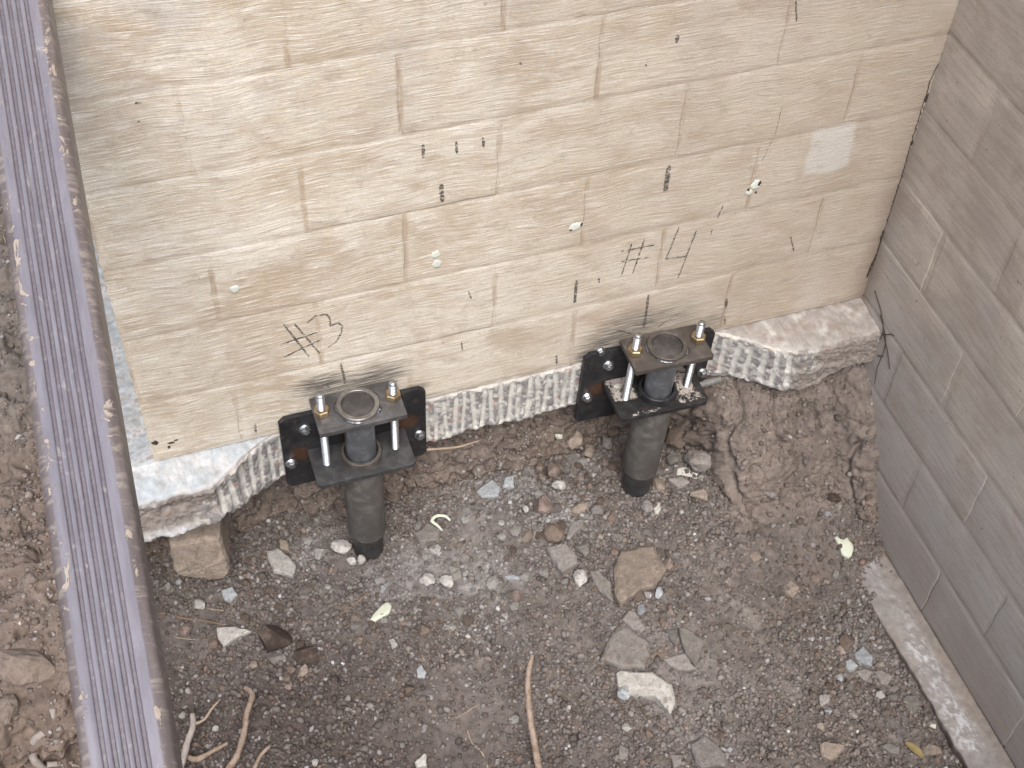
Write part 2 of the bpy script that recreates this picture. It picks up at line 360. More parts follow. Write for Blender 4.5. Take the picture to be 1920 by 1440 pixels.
for k_, v_ in ST.items():
    sp = [(110, 0.56, 0.63, tuple(x * .55 for x in v_), 0.5), (55, 0.56, 0.66, tuple(x * 1.5 for x in v_), 0.5), (30, 0.55, 0.68, (0.16, 0.128, 0.108), 0.65 if k_ not in ('white', 'blue') else 0.4)]
    MAT[k_] = col_material(k_ + '_stone', bscale=330, bdist=0.0032, var=0.22, spec=0.2, obj_random=True, base=v_, spots=sp, space='obj')
MAT['foam'] = col_material('pale_foam', rough=0.6, bscale=220, bdist=0.0015, var=0.06, spec=0.35, base=(0.56, 0.59, 0.48), space='obj')
MAT['filler'] = col_material('pale_filler', rough=0.7, bscale=220, bdist=0.001, var=0.07, base=(0.58, 0.61, 0.55))
MAT['root'] = col_material('root_bark', rough=0.85, bscale=260, bdist=0.0018, var=0.22, base=(0.285, 0.222, 0.175), spots=[(60, 0.5, 0.62, (0.19, 0.125, 0.085), 0.7)])
MAT['root_grey'] = col_material('grey_root_bark', rough=0.85, bscale=260, bdist=0.0018, var=0.22, base=(0.30, 0.265, 0.24))
MAT['twig'] = col_material('twig', rough=0.85, bscale=300, bdist=0.0008, var=0.2, base=(0.19, 0.135, 0.10))
MAT['dark_root'] = col_material('dark_rootlet', rough=0.85, bscale=300, bdist=0.0005, var=0.2, base=(0.075, 0.055, 0.045))
MAT['straw'] = col_material('pale_rootlet', rough=0.85, bscale=300, bdist=0.0005, var=0.15, base=(0.34, 0.27, 0.20))
MAT['leaf'] = col_material('dry_leaf', rough=0.7, bscale=150, bdist=0.0006, var=0.15, base=(0.24, 0.19, 0.085))
MAT['crack'] = col_material('crack_shadow_gap', bscale=200, base=(0.06, 0.047, 0.04))
MAT['mark'] = charcoal_material()
MAT['steel'] = steel_material('black_mill_steel')
MAT['cap_steel'] = steel_material('worn_plate_steel', base=(0.098, 0.096, 0.098), rough=0.46, metal=0.5, worn=(0.22, 0.22, 0.225))
MAT['brown_steel'] = steel_material('brownish_plate_steel', base=(0.085, 0.074, 0.066), rough=0.55, metal=0.4, worn=(0.17, 0.15, 0.135))
MAT['wall_plate'] = steel_material('heat_stained_plate', base=(0.024, 0.024, 0.026), rough=0.42, metal=0.4, worn=(0.075, 0.073, 0.074), rust=[(-0.135, -0.005, 0.035), (0.125, 0.015, 0.035), (0.0, 0.03, 0.05)])
MAT['seat_clean'] = steel_material('seat_plate_steel', base=(0.060, 0.059, 0.062), rough=0.45, metal=0.45, worn=(0.22, 0.21, 0.205))
MAT['seat_muddy'] = steel_material('muddy_seat_plate', base=(0.032, 0.031, 0.032), rough=0.45, metal=0.5, mud=[(-0.12, -0.045, -0.01, 0.08, 0.44), (0.045, 0.11, -0.03, 0.08, 0.45), (-0.1, 0.0, -0.063, -0.043, 0.505), (0.03, 0.12, -0.055, -0.02, 0.51)])
MAT['lid_steel'] = steel_material('dull_lid_steel', base=(0.060, 0.056, 0.054), rough=0.6, metal=0.35, worn=(0.12, 0.115, 0.11), scratches=False)
MAT['ring_steel'] = steel_material('worn_ring_steel', base=(0.19, 0.18, 0.17), rough=0.38, metal=0.7, worn=(0.36, 0.35, 0.34), scratches=False)
MAT['sleeve'] = steel_material('dusty_sleeve_pipe', base=(0.100, 0.095, 0.087), rough=0.58, metal=0.2, worn=(0.15, 0.142, 0.128))
MAT['inner_pipe'] = steel_material('bluish_pipe', base=(0.155, 0.165, 0.178), rough=0.34, metal=0.6, worn=(0.28, 0.29, 0.30), scratches=False)
MAT['black_pipe'] = steel_material('black_pipe', base=(0.046, 0.045, 0.046), rough=0.40, metal=0.4, worn=(0.055, 0.054, 0.055))
MAT['zinc'] = metal_plain('bright_zinc', (0.52, 0.54, 0.56), 0.36, 1.0, (0.33, 0.34, 0.345))
MAT['nut'] = metal_plain('yellow_zinc', (0.52, 0.42, 0.27), 0.38, 1.0, (0.40, 0.30, 0.17))
MAT['weld'] = metal_plain('weld_metal', (0.26, 0.27, 0.29), 0.34, 0.9, (0.09, 0.09, 0.10))
MAT['conduit'] = metal_plain('grey_conduit', (0.22, 0.22, 0.21), 0.6, 0.2)

# ------------------------------------------------------------------ terrain
def smooth_noise(x, y, f, s): return fbm(x, y, np.zeros_like(x), f, 3, s)
def height(X, Y):
    X = np.asarray(X, float); Y = np.asarray(Y, float)
    n = smooth_noise(X, Y, 4.0, 3)
    z = -0.462 - 0.146 * S((X - 1.15) / 0.6) * S((-0.12 - Y) / 0.35) - 0.03 * S((-0.3 - Y) / 0.5) + 0.012 * n
    z = z + 0.02 * np.exp(-((X - 0.85) ** 2 / 0.05 + (Y + 0.08) ** 2 / 0.012))            # rubble heaped at the foot of the bank
    z = z - 0.02 * np.exp(-((X - 1.25) ** 2 / 0.02 + (Y + 0.02) ** 2 / 0.02))             # hollow behind the second pier
    cov = S((X - 1.63) / 0.07) * S((Y + 0.42) / 0.10); z = z + cov * np.maximum(0, -0.588 + 0.3 * S((Y + .48) / .4) * 0.1 - z)
    nb = fbm(X, Y * 0.3, X * 0, 7.0, 3, 9)
    right = S((X - 1.36) / 0.10)
    yb = 0.066 - 0.311 * right + 0.030 * nb + 0.05 * np.exp(-((X - 0.27) / 0.09) ** 2) + 0.03 * np.exp(-((X - 1.22) / 0.1) ** 2) - 0.09 * S((X - 1.74) / 0.08)
    w = 0.040 + 0.22 * right + 0.012 * nb
    top = -0.135 - 0.03 * right
    t = (Y - yb) / w
    prof = S(t * 0.96) * (1 - right) + right * np.clip(S(t * 0.96), 0, 1) ** 0.55
    z = z + (top - z) * prof
    z = z - 0.014 * np.exp(-((X - 1.705) / 0.030) ** 2) * S((-0.42 - Y) / 0.25)          # scooped out along the ledge
    # natural grade on the left of the pit, with the excavation edge below it
    ed = -0.115 - 0.02 * smooth_noise(X, Y, 6.0, 21) - 0.1 * S((-0.35 - Y) / 0.25)
    grade = -0.105 + 0.03 * smooth_noise(X, Y, 5.0, 31) - 0.05 * S((0.45 - Y) / 0.25) - 0.20 * S((-0.42 - Y) / 0.10)
    z = z + (grade - z) * S((ed - X) / 0.09)
    # near side of the pit, behind the picture
    z = z + (-0.11 - z) * S((-1.32 - Y) / 0.22)
    return z

NC, NR = 760, 470
xs = np.concatenate([np.linspace(-0.62, -0.36, 60, endpoint=False), np.linspace(-0.36, 1.835, NC - 60)])
P = np.zeros((NR, NC, 3))
for i, x in enumerate(xs):
    ymax = 0.24 + 1.36 * float(S((-0.13 - x) / 0.08))
    yy = np.linspace(-1.70, ymax, 1500)
    zz = height(np.full_like(yy, x), yy)
    ds = np.hypot(np.diff(yy), np.diff(zz)) * np.where(yy[1:] < -1.15, 0.2, 1.0) * np.where(yy[1:] > 0.12, 0.6, 1.0)
    s = np.concatenate([[0], np.cumsum(ds)]); t = np.linspace(0, s[-1], NR)
    P[:, i, 0] = x; P[:, i, 1] = np.interp(t, s, yy); P[:, i, 2] = np.interp(t, s, zz)
def normals(P):
    du = np.gradient(P, axis=1); dv = np.gradient(P, axis=0)
    n = np.cross(du, dv); return n / np.maximum(np.linalg.norm(n, axis=2, keepdims=True), 1e-9)
N0 = normals(P)
x, y, z = P[..., 0], P[..., 1], P[..., 2]
steep = 1 - np.clip(N0[..., 2], 0, 1)
rightbank = S((x - 1.38) / 0.06) * S((y + 0.32) / 0.06)
leftland = S((-0.12 - x) / 0.1)
crumb = S((fbm(x, y, z, 5.0, 3, 40) + 0.35) / 0.6)
d1, id1 = worley(x, y, z, 55.0, 50); d2, id2 = worley(x, y, z, 120.0, 60)
w1, w2 = np.clip(1 - d1 * 1.5, 0, 1), np.clip(1 - d2 * 1.5, 0, 1)
disp = 0.010 * fbm(x, y, z, 14, 3, 70) + 0.0045 * fbm(x, y, z, 60, 3, 80) + 0.0018 * fbm(x, y, z, 220, 2, 90)
disp += crumb * (0.0055 * w1 * (id1 > .35) + 0.0035 * w2 * (id2 > .3))
dB, idB = worley(x, y, z, 24.0, 150)
mid_bank = np.clip(steep * 2.2, 0, 1)
disp += mid_bank * (1 - .72 * rightbank) * (0.020 * np.clip(1 - worley(x, y, z, 13.0, 190)[0] * 1.25, 0, 1) - 0.022 * S((0.05 - np.abs(fbm(x, y * .5, z, 9.0, 3, 195))) / 0.05) + 0.024 * np.clip(1 - dB * 1.35, 0, 1) * (idB > .3) + 0.016 * fbm(x, y, z * 1.5, 26, 4, 155))
# dried mud crust in lumps on the left land
rg = 1 - np.abs(fbm(x, y * 1.3, z, 11, 4, 160)); disp += leftland * (0.030 * S((rg - 0.62) / 0.35) - 0.012)
disp += leftland * 0.014 * np.clip(1 - worley(x, y, z, 15.0, 170)[0] * 1.2, 0, 1)
# cracked strata of the corner bank
disp += rightbank * (0.005 * w1 + 0.005 * w2 + 0.016 * fbm(x * 1.0, y * 0.5, z * 1.6, 13, 4, 180) - 0.020 * S((0.07 - np.abs(fbm(x, y * .4, z * .8, 6.5, 2, 185))) / 0.06))
# holes left round the pier pipes
G = P + N0 * disp[..., None]
soil_a = np.array([0.148, 0.129, 0.119]); soil_d = np.array([0.072, 0.057, 0.051]); soil_l = np.array([0.212, 0.192, 0.180]); soil_r = np.array([0.144, 0.116, 0.101]); ash = np.array([0.255, 0.243, 0.235]); clay = np.array([0.172, 0.136, 0.112])
def soil_colour(x, y, z, steep_, rb, ll):
    def mx(c, f, d): return c + (d - c) * np.clip(f, 0, 1)[..., None]
    n1 = fbm(x, y, z, 5.5, 4, 100); n2 = fbm(x, y, z, 16, 4, 110); n3 = fbm(x, y, z, 60, 3, 120)
    c = np.broadcast_to(soil_a, x.shape + (3,)).copy()
    c = mx(c, S((n1 + 0.05) / 0.45) * 0.75, soil_l)
    c = mx(c, S((n2 - 0.05) / 0.5) * 0.5, soil_r)
    dk = S((0.62 - x) / 0.45) * S((-0.22 - y) / 0.22) + 0.6 * S((-0.55 - y) / 0.2) * S((1.05 - x) / 0.4)
    c = mx(c, np.clip(dk, 0, 1) * (0.75 + 0.5 * n1), soil_d)
    for ax_, ay_, r_ in ((0.60, -0.19, 0.10), (0.86, 0.0, 0.12), (0.50, -0.16, 0.10), (0.74, -0.25, 0.12), (0.32, -0.02, 0.09), (0.95, -0.12, 0.12)):
        c = mx(c, S(1.15 - np.hypot(x - ax_, (y - ay_) * 1.2) / r_ + n2 * 0.8 + n3 * 0.5) * 0.7, ash)
    c = mx(c, np.clip(steep_ * 2, 0, 1) * 0.75, clay * (1 + 0.25 * n2[..., None]))
    c = mx(c, rb * 0.7, np.array([0.192, 0.161, 0.140]) * (1 + 0.30 * n2[..., None]))
    c = mx(c, ll * 0.8, np.array([0.175, 0.135, 0.110]) * (1 + 0.3 * n2[..., None]))
    c = mx(c, ll * S((y - 0.15) / 0.25) * 0.8, np.array([0.155, 0.138, 0.125]))
    return np.clip(c * (1 + 0.22 * n3[..., None]), 0.02, 1)
GC = soil_colour(x, y, z, steep, rightbank, leftland)
ground = link('ground', grid_mesh('ground', G, True, GC), MAT['soil']); tag(ground, kind='structure')
GN = normals(G)

def ground_at(X, Y): return float(height(np.array([X]), np.array([Y]))[0])
def hit(px, py, up=0.0):
    """the point of the ground that the photo shows at this pixel (up metres above it)"""
    v = ray(px, py); best = None
    t = np.linspace(1.6, 4.6, 3000); Q = CC[None] + v[None] * t[:, None]
    d = Q[:, 2] - height(Q[:, 0], Q[:, 1]) - up
    k = int(np.argmax(d < 0)); return Q[k]

# yard round the pit out to the horizon
yv = [(-60, -60, -0.15), (60, -60, -0.15), (60, 60, -0.15), (-60, 60, -0.15), (-0.6, -1.68, -0.15), (2.6, -1.68, -0.15), (2.6, 1.55, -0.15), (-0.6, 1.55, -0.15), (0.1, 0.4, -0.15), (0.1, 1.55, -0.15)]
yard_m = mesh('yard', yv, [(0, 1, 5, 4), (1, 2, 6, 5), (2, 3, 7, 6), (3, 0, 4, 7)])
at_ = yard_m.color_attributes.new('Col', 'FLOAT_COLOR', 'POINT'); at_.data.foreach_set('color', [0.15, 0.12, 0.105, 1] * len(yv))
tag(link('yard', yard_m, MAT['soil']), kind='structure')

# ------------------------------------------------------------------ block walls
BL, BH = 0.406, 0.2013
def block_mesh(w, h, seed, ragged=False, leftrag=False, ks=1.0):
    """one coated block, local x along the wall, -y outwards, z up; soft arrises and a slightly uneven face"""
    r = random.Random(seed); nx, nz = max(3, int(w / 0.02)), 8
    nx = nx if ragged or leftrag else max(3, int(w / 0.06)); nz = 16 if ragged or leftrag else 6
    e = 0.0075
    us = [0, e * 0.5, e * 1.8] + [w * i / nx for i in range(1, nx) if e * 2.2 < w * i / nx < w - e * 2.2] + [w - e * 1.8, w - e * 0.5, w]
    vs = [0, e * 0.5, e * 1.8] + [h * i / nz for i in range(1, nz) if e * 2.2 < h * i / nz < h - e * 2.2] + [h - e * 1.8, h - e * 0.5, h]
    off = r.uniform(-0.0004, 0.0001); tx = r.uniform(-0.0002, 0.0002); tz = r.uniform(-0.0002, 0.0004)
    kb, kh = r.uniform(0.26, 0.62) * (.3 + .7 * ks), r.uniform(0.19, 0.36)
    def depth(i, n, k): return k * {0: 0.0036, 1: 0.0020, 2: 0.0005}.get(min(i, n - 1 - i), 0.0)
    V = []
    for j, v in enumerate(vs):
        for i, u in enumerate(us):
            dy = max(depth(i, len(us), kh), depth(j, len(vs), kb)) + off + tx * (u / w - .5) + tz * (v / h - .5) + 0.00012 * math.sin(u * 31 + seed) * math.cos(v * 23 + seed * 2)
            jx = jz = 0
            if j in (0, 1, len(vs) - 1, len(vs) - 2): jz = 0.0022 * math.sin(u * 47 + seed * 1.7) + 0.0012 * math.sin(u * 113 + seed)
            if i in (0, 1, len(us) - 1, len(us) - 2): jx = 0.002 * math.sin(v * 60 + seed * 2.3)
            if ragged and j < 3:
                q = 0.007 * vn1(u * 38 + seed * 5) + 0.005 * vn1(u * 120 + seed * 9)
                jz = (q if j == 0 else q * 0.9) + (0.002 if j == 1 else 0.0); dy = {0: 0.0045, 1: 0.001, 2: 0}[j] + off
            if leftrag and i < 3:
                q = 0.006 * vn1(v * 40 + seed * 5) + 0.004 * vn1(v * 130 + seed * 9)
                jx = q; dy = max(dy if j in (0, len(vs) - 1) else 0, {0: 0.0045, 1: 0.0008, 2: 0}[i])
            V.append((u + jx, dy, v + jz))
    W = len(us); n = len(V); F = []
    for j in range(len(vs) - 1):
        for i in range(W - 1): F.append((j * W + i, j * W + i + 1, (j + 1) * W + i + 1, (j + 1) * W + i))
    # returns to the back
    rim = [i for i in range(W)] + [j * W + W - 1 for j in range(1, len(vs))] + [(len(vs) - 1) * W + i for i in range(W - 2, -1, -1)] + [j * W for j in range(len(vs) - 2, 0, -1)]
    for k in rim: V.append((V[k][0], 0.09, V[k][2]))
    for k in range(len(rim)):
        a, b = k, (k + 1) % len(rim); F.append((rim[b], rim[a], n + a, n + b))
    return mesh('block', V, F, True)
def vn1(t):
    i = math.floor(t); f = t - i; f = f * f * (3 - 2 * f)
    h = lambda q: ((math.sin(q * 127.1 + 31.7) * 43758.5453) % 1.0) * 2 - 1
    return h(i) * (1 - f) + h(i + 1) * f
GAP = 0.003
cache = {}
def lay(parent, z0, courses, length, first_offsets, mat, place, ragged_first=False):
    for k in range(courses):
        off = first_offsets[k % 2]; u = 0.0; edges = [0.0]
        q = off
        while q < length - 0.02:
            if q > 0.02: edges.append(q)
            q += BL
        edges.append(length)
        for e0, e1 in zip(edges[:-1], edges[1:]):
            w = e1 - e0 - GAP; rag = ragged_first and k == 0; lr = ragged_first and e0 == 0.0
            key = (round(w, 3), rag, lr, random.randrange(6), mat.name) if not (rag or lr) else (round(w, 3), rag, lr, k, e0)
            if key not in cache: cache[key] = block_mesh(w, BH - GAP, len(cache) + 1, rag, lr, 1.0 if mat == MAT['wall'] else 0.8)
            me = cache[key]
            o = link('block', me, None, parent)
            if not me.materials: me.materials.append(mat)
            elif me.materials[0] != mat:
                me = me.copy(); me.materials.clear(); me.materials.append(mat); o.data = me
            place(o, e0 + GAP / 2, z0 + k * BH + GAP / 2)

wall = empty('block_wall', (0.9, 0.1, 0)); tag(wall, 'cream brushed block wall with #3 and #4 handwritten on it, above both steel piers', 'wall')
def put_back(o, u, z): o.location = (u - 0.9, -0.1, z)
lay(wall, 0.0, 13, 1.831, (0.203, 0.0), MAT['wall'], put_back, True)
bm = bmesh.new(); bmesh.ops.create_cube(bm, size=1, matrix=Matrix.Translation((0.9125 - 0.9, 0.1 + 0.0006 - 0.1, 1.31)) @ Matrix.Diagonal((1.825, 0.2, 2.618, 1)))
obj('mortar', bm, MAT['wall'], wall)

rwall = empty('block_wall', (1.927, -1.4, -0.6)); tag(rwall, 'grey brown block wall on the right, standing on a narrow whitish concrete ledge', 'wall')
def put_right(o, u, z): o.location = (1.827 - 1.927, -u + 1.4 + (0.012 if u < .01 else 0), z + 0.6); o.rotation_euler = (0, 0, -math.pi / 2)
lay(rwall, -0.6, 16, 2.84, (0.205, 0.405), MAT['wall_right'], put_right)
bm = bmesh.new(); bmesh.ops.create_cube(bm, size=1, matrix=Matrix.Translation((0.0006, -0.02, 1.615)) @ Matrix.Diagonal((0.2, 2.84, 3.21, 1)))
obj('mortar', bm, MAT['wall_right'], rwall)

# bare painted end of the wall left of the coating, running back along the building's side
def mix3(a, b, f): return a + (b - a) * np.clip(f, 0, 1)[..., None]
PAINT = np.array([0.43, 0.465, 0.485]); PAINT_W = np.array([0.54, 0.55, 0.555]); CONC = np.array([0.37, 0.355, 0.335]); DIRT = np.array([0.20, 0.155, 0.125])
def end_strip():
    uu = np.linspace(-0.115, 0.02, 46); vv = np.linspace(-0.02, 1.05, 300)
    U, Vv = np.meshgrid(uu, vv)
    Y = 0.0050 - 0.0035 * np.abs(fbm(U, Vv, U * 0, 40, 4, 200)) + 0.012 * S((-0.103 - U) / 0.012)
    P_ = np.stack([U, Y, Vv], -1)
    n = fbm(U, Vv, U * 0, 25, 4, 210); n2 = fbm(U, Vv, U * 0, 70, 3, 215)
    c = mix3(np.broadcast_to(PAINT, U.shape + (3,)), PAINT_W, S((n + 0.1) / 0.3)); c = mix3(c, CONC, S((n2 - 0.15) / 0.3) * 0.7); c = mix3(c, DIRT * 1.4, S((n - n2 - 0.35) / 0.3) * 0.6)
    o = link('end_strip', grid_mesh('end_strip', P_, True, c), MAT['concrete'], wall); o.location = (-0.9, -0.1, 0)
    o['label'] = 'bare bluish white concrete edge left of the cream coating'
    bm = bmesh.new()
    bmesh.ops.create_cube(bm, size=1, matrix=Matrix.Translation((-0.058 - 0.9, 2.008, 1.31)) @ Matrix.Diagonal((0.115, 4.0, 2.618, 1)))
    lay_ = bm.loops.layers.float_color.new('Col')
    for f in bm.faces:
        for l in f.loops: l[lay_] = (0.55, 0.53, 0.49, 1)
    o2 = obj('side_face', bm, MAT['concrete'], wall); o2.location = (0, -0.1, 0)
end_strip()

# ------------------------------------------------------------------ footings
def footing():
    n = 1000; X = np.linspace(-0.115, 1.826, n)
    nz = lambda f, s, o=3: fbm(X, X * 0, X * 0, f, o, s)
    left = np.clip((0.275 - X + 0.010 * nz(20, 300)) / 0.165, 0, 1) ** 1.15; right = S((X - 1.405) / 0.22) ** 0.8
    Yf = -0.105 * left - 0.118 * right + 0.0025
    zt = 0.000 + 0.004 * nz(30, 310) - 0.006
    zb = -0.172 + 0.014 * nz(9, 320) + 0.010 * nz(40, 325) + 0.030 * left + 0.022 * S((X - 1.42) / 0.1) + 0.034 * S((X - 1.62) / 0.12)
    ribs = []
    for x0, x1, sp in ((0.10, 0.335, 0.0265), (0.60, 1.075, 0.0238), (1.385, 1.60, 0.0275)):
        q = x0
        while q < x1: ribs.append((q + random.uniform(-.003, .003), random.uniform(.0054, .0074), random.random(), random.uniform(-.012, .012), random.uniform(-.03, .03))); q += sp
    v = np.concatenate([np.linspace(0, 1, 22, endpoint=False), np.linspace(1, 2, 64, endpoint=False), np.linspace(2, 3, 10)])
    R_ = len(v); XX = np.broadcast_to(X, (R_, n)).copy(); VV = np.broadcast_to(v[:, None], (R_, n))
    t1 = np.clip(VV, 0, 1); t2 = np.clip(VV - 1, 0, 1); t3 = np.clip(VV - 2, 0, 1)
    Y = 0.055 + (Yf - 0.055) * t1 + 0.20 * t3
    proj = left + right
    Z = zt + 0.004 - (0.004 + 0.014 * proj) * t1 + (zb - zt) * t2 * (1 + 0 * proj)
    rnd = np.exp(-((VV - 1.0) / 0.06) ** 2); Y = Y + 0.007 * rnd; Z = Z - 0.004 * rnd
    front = S((VV - 0.97) / 0.06) * S((2.03 - VV) / 0.06)
    Y = Y + front * 0.012 * t2 * left - 0.018 * left * front * np.exp(-((t2 - 0.85) / 0.12) ** 2) + 0.012 * left * np.exp(-((t2 - 0.35) / 0.2) ** 2) * front
    kerf = np.zeros_like(XX)
    for q, w, k, sl_, cut in ribs:
        cx = q + sl_ * (t2 - .5) + 0.0012 * fbm(t2 * 9, t2 * 0 + q * 50, t2 * 0, 1.0, 2, 330)
        g = np.exp(-((XX - cx) / w) ** 6) * S((t2 - 0.02 - 0.10 * k) / 0.05) * S((1.0 - 0.06 * k - t2 + cut) / 0.05) * front
        kerf = np.maximum(kerf, g)
    kerf = kerf * (0.55 + 0.45 * S((fbm(XX, Y, Z, 45, 3, 333) + 0.45) / 0.35))
    rz = 1 + 0 * left * np.clip(1 - S((X - 1.57) / 0.05), 0, 1)
    kerf = kerf * np.clip(1 - S((0.125 - X) / 0.02), 0, 1) * np.clip(1 - S((X - 1.595) / 0.02), 0, 1)
    rough = fbm(XX, Y, Z, 48, 4, 340); rough2 = fbm(XX, Y, Z, 150, 3, 345)
    d, cid = worley(XX, Y, Z, 75.0, 350)
    Y = Y + front * ((1 - kerf) * (0.0035 * rough + 0.002 * rough2 - 0.0035 * np.clip(1 - d * 1.5, 0, 1) * (cid > .3)) + kerf * 0.0045 + 0.002 * rough * proj * 3)
    ontop = 1 - S((VV - 0.9) / 0.1)
    Z = Z + ontop * proj * (0.005 * rough + 0.002 * rough2 + 0.008 * right * fbm(XX, Y, Z, 18, 3, 347)) + S((VV - 1.85) / 0.15) * 0.008 * rough
    # colours: old paint on top, dirty broken face, pale freshly cut strips with grey aggregate between
    c = np.broadcast_to(CONC, XX.shape + (3,)).copy()
    agg = hash3(np.floor(cid * 9973), np.floor(cid * 3571), np.zeros_like(cid), 5)
    c = mix3(c, np.array([0.20, 0.195, 0.195]), (agg > .48) * 0.85 * front); c = mix3(c, np.array([0.33, 0.19, 0.15]), ((agg > .30) & (agg < .335)) * 0.85 * front); c = mix3(c, np.array([0.47, 0.46, 0.43]), (agg < .25) * 0.8 * front)
    c = mix3(c, np.array([0.52, 0.51, 0.475]), kerf * 0.95)
    n3 = fbm(XX, Y, Z, 22, 4, 360)
    dirty = np.clip(S((0.15 - X) / 0.05) + S((X - 1.56) / 0.06), 0, 1)
    c = mix3(c, np.array([0.225, 0.192, 0.168]), front * dirty * np.clip(1 - kerf * 1.5, 0, 1) * (0.85 - 0.35 * S((t2 - .6) / .2) * left) * S((n3 + .55) / .5))
    c = mix3(c, PAINT_W * .9, front * S((0.15 - X) / 0.05) * S((t2 - .72) / .1) * S((n3 + .25) / .3) * .85)
    tc = mix3(np.broadcast_to(PAINT, XX.shape + (3,)), PAINT_W, S((n3 + .05) / .3)); tc = mix3(tc, CONC, S((rough - .1) / .3) * .6)
    tr = mix3(np.broadcast_to(np.array([0.325, 0.300, 0.278]), XX.shape + (3,)), np.array([0.46, 0.44, 0.415]), S((n3 - .02) / .3)); tr = mix3(tr, DIRT * 1.3, S((rough - .05) / .3) * .6)
    topm = 1 - S((VV - 0.90) / 0.12 + 0.5 * n3)
    c = mix3(c, mix3(tc, tr, S((XX - 1.0) / 0.1)), topm)
    c = mix3(c, np.array([0.58, 0.545, 0.50]), front * (1 - dirty) * S((0.10 + 0.1 * n3 - t2) / 0.05) * .85)
    c = mix3(c, DIRT, S((VV - 1.95) / 0.1) * .6)
    o = link('concrete_footing', grid_mesh('concrete_footing', np.stack([XX, Y, Z], -1), True, np.clip(c, .02, 1)), MAT['concrete'])
    tag(o, 'broken concrete footing with ribbed chisel cuts under the cream wall', 'footing')
footing()

def ledge():
    n = 520; Yv = np.linspace(-0.10, -2.7, n)
    v = np.concatenate([np.linspace(0, 1, 34, endpoint=False), np.linspace(1, 2, 16)])
    YY = np.broadcast_to(Yv, (len(v), n)).copy(); VV = np.broadcast_to(v[:, None], (len(v), n))
    t1, t2 = np.clip(VV, 0, 1), np.clip(VV - 1, 0, 1)
    e = 1.722 + 0.008 * fbm(Yv, Yv * 0, Yv * 0, 5, 3, 400) + 0.005 * fbm(Yv, Yv * 0, Yv * 0, 28, 3, 401)
    X = 1.84 + (e - 1.84) * t1 + 0.008 * t2
    Z = -0.602 - 0.010 * S((t1 - .75) / .25) - 0.14 * t2 + 0.0 * X
    n1 = fbm(X, YY, Z, 35, 4, 410); n2 = fbm(X, YY, Z, 120, 3, 411); n3 = fbm(X, YY, Z, 10, 3, 412)
    Z = Z + (1 - t2) * (0.004 * n1 + 0.0018 * n2); X = X + t2 * 0.004 * n1
    c = np.broadcast_to(np.array([0.235, 0.208, 0.188]), X.shape + (3,)).copy()
    c = mix3(c, np.array([0.23, 0.195, 0.165]), S((n3 + .1) / .4) * .7)
    scr = S((fbm(X * 1.8, YY * 1.0, Z, 62, 4, 420, 0.7) - 0.02) / 0.16) * S((fbm(X, YY, Z, 7, 2, 421) + .35) / .4)
    wpos = np.exp(-((t1 - 0.68) / 0.27) ** 2) * S((-0.34 - YY) / 0.15)
    c = mix3(c, np.array([0.30, 0.295, 0.292]), wpos * 0.55)
    c = mix3(c, np.array([0.48, 0.49, 0.50]), scr * wpos * 0.95)
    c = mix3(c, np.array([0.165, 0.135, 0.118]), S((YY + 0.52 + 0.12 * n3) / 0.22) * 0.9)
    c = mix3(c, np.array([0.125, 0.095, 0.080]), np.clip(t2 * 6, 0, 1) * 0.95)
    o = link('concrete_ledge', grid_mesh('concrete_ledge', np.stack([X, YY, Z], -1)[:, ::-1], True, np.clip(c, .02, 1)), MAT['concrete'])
    tag(o, 'narrow scraped concrete footing ledge along the foot of the right wall', 'footing')
ledge()

# ------------------------------------------------------------------ marks on the wall
def strip(pts, w, y=-0.0011, jit=0.0006, seed=0, wz=None):
    """ribbon on the back wall through wall points (x, z)"""
    r = random.Random(seed); fine = []
    for (x0, z0), (x1, z1) in zip(pts[:-1], pts[1:]):
        L = math.hypot(x1 - x0, z1 - z0); n = max(2, int(L / 0.006))
        for i in range(n): fine.append((x0 + (x1 - x0) * i / n + r.uniform(-jit, jit), z0 + (z1 - z0) * i / n + r.uniform(-jit, jit)))
    fine.append(pts[-1]); V, F = [], []
    for i, (x, z) in enumerate(fine):
        a = fine[max(0, i - 1)]; b = fine[min(len(fine) - 1, i + 1)]; dx, dz = b[0] - a[0], b[1] - a[1]; L = math.hypot(dx, dz) or 1
        ww = w * 0.5 * r.uniform(0.7, 1.25) * (0.55 if i in (0, len(fine) - 1) else 1)
        nx, nz = -dz / L * ww, dx / L * ww
        V += [(x - nx - 0.9, y - 0.1, z - nz), (x + nx - 0.9, y - 0.1, z + nz)]
    for i in range(len(fine) - 1): F.append((2 * i, 2 * i + 1, 2 * i + 3, 2 * i + 2))
    return V, F
def mark(name, strokes, w, label=None, m='mark', y=-0.0011, jit=0.0006):
    V, F = [], []
    for k, s in enumerate(strokes):
        v, f = strip([px2wall(*p) for p in s], w, y - 0.00012 * k, jit, k + 3); o = len(V); V += v; F += [tuple(i + o for i in q) for q in f]
    ob = link(name, mesh(name, V, F), MAT[m], wall)
    if label: ob['label'] = label
    return ob
z8 = lambda x, y: (200 + x / 2.743, 420 + y / 2.743); z5 = lambda x, y: (1100 + x / 3.79, 180 + y / 3.79)
mark('handwritten_number', [[z8(910, 515), z8(1040, 680)], [z8(965, 510), z8(1095, 665)], [z8(890, 620), z8(1095, 550)], [z8(912, 682), z8(1110, 588)],
     [z8(1030, 505), z8(1075, 470), z8(1130, 462), z8(1145, 480), z8(1150, 522), z8(1190, 505), z8(1212, 520), z8(1205, 560), z8(1175, 610), z8(1135, 632)]], 0.0042, 'dark scrawled #3 above the left pier')
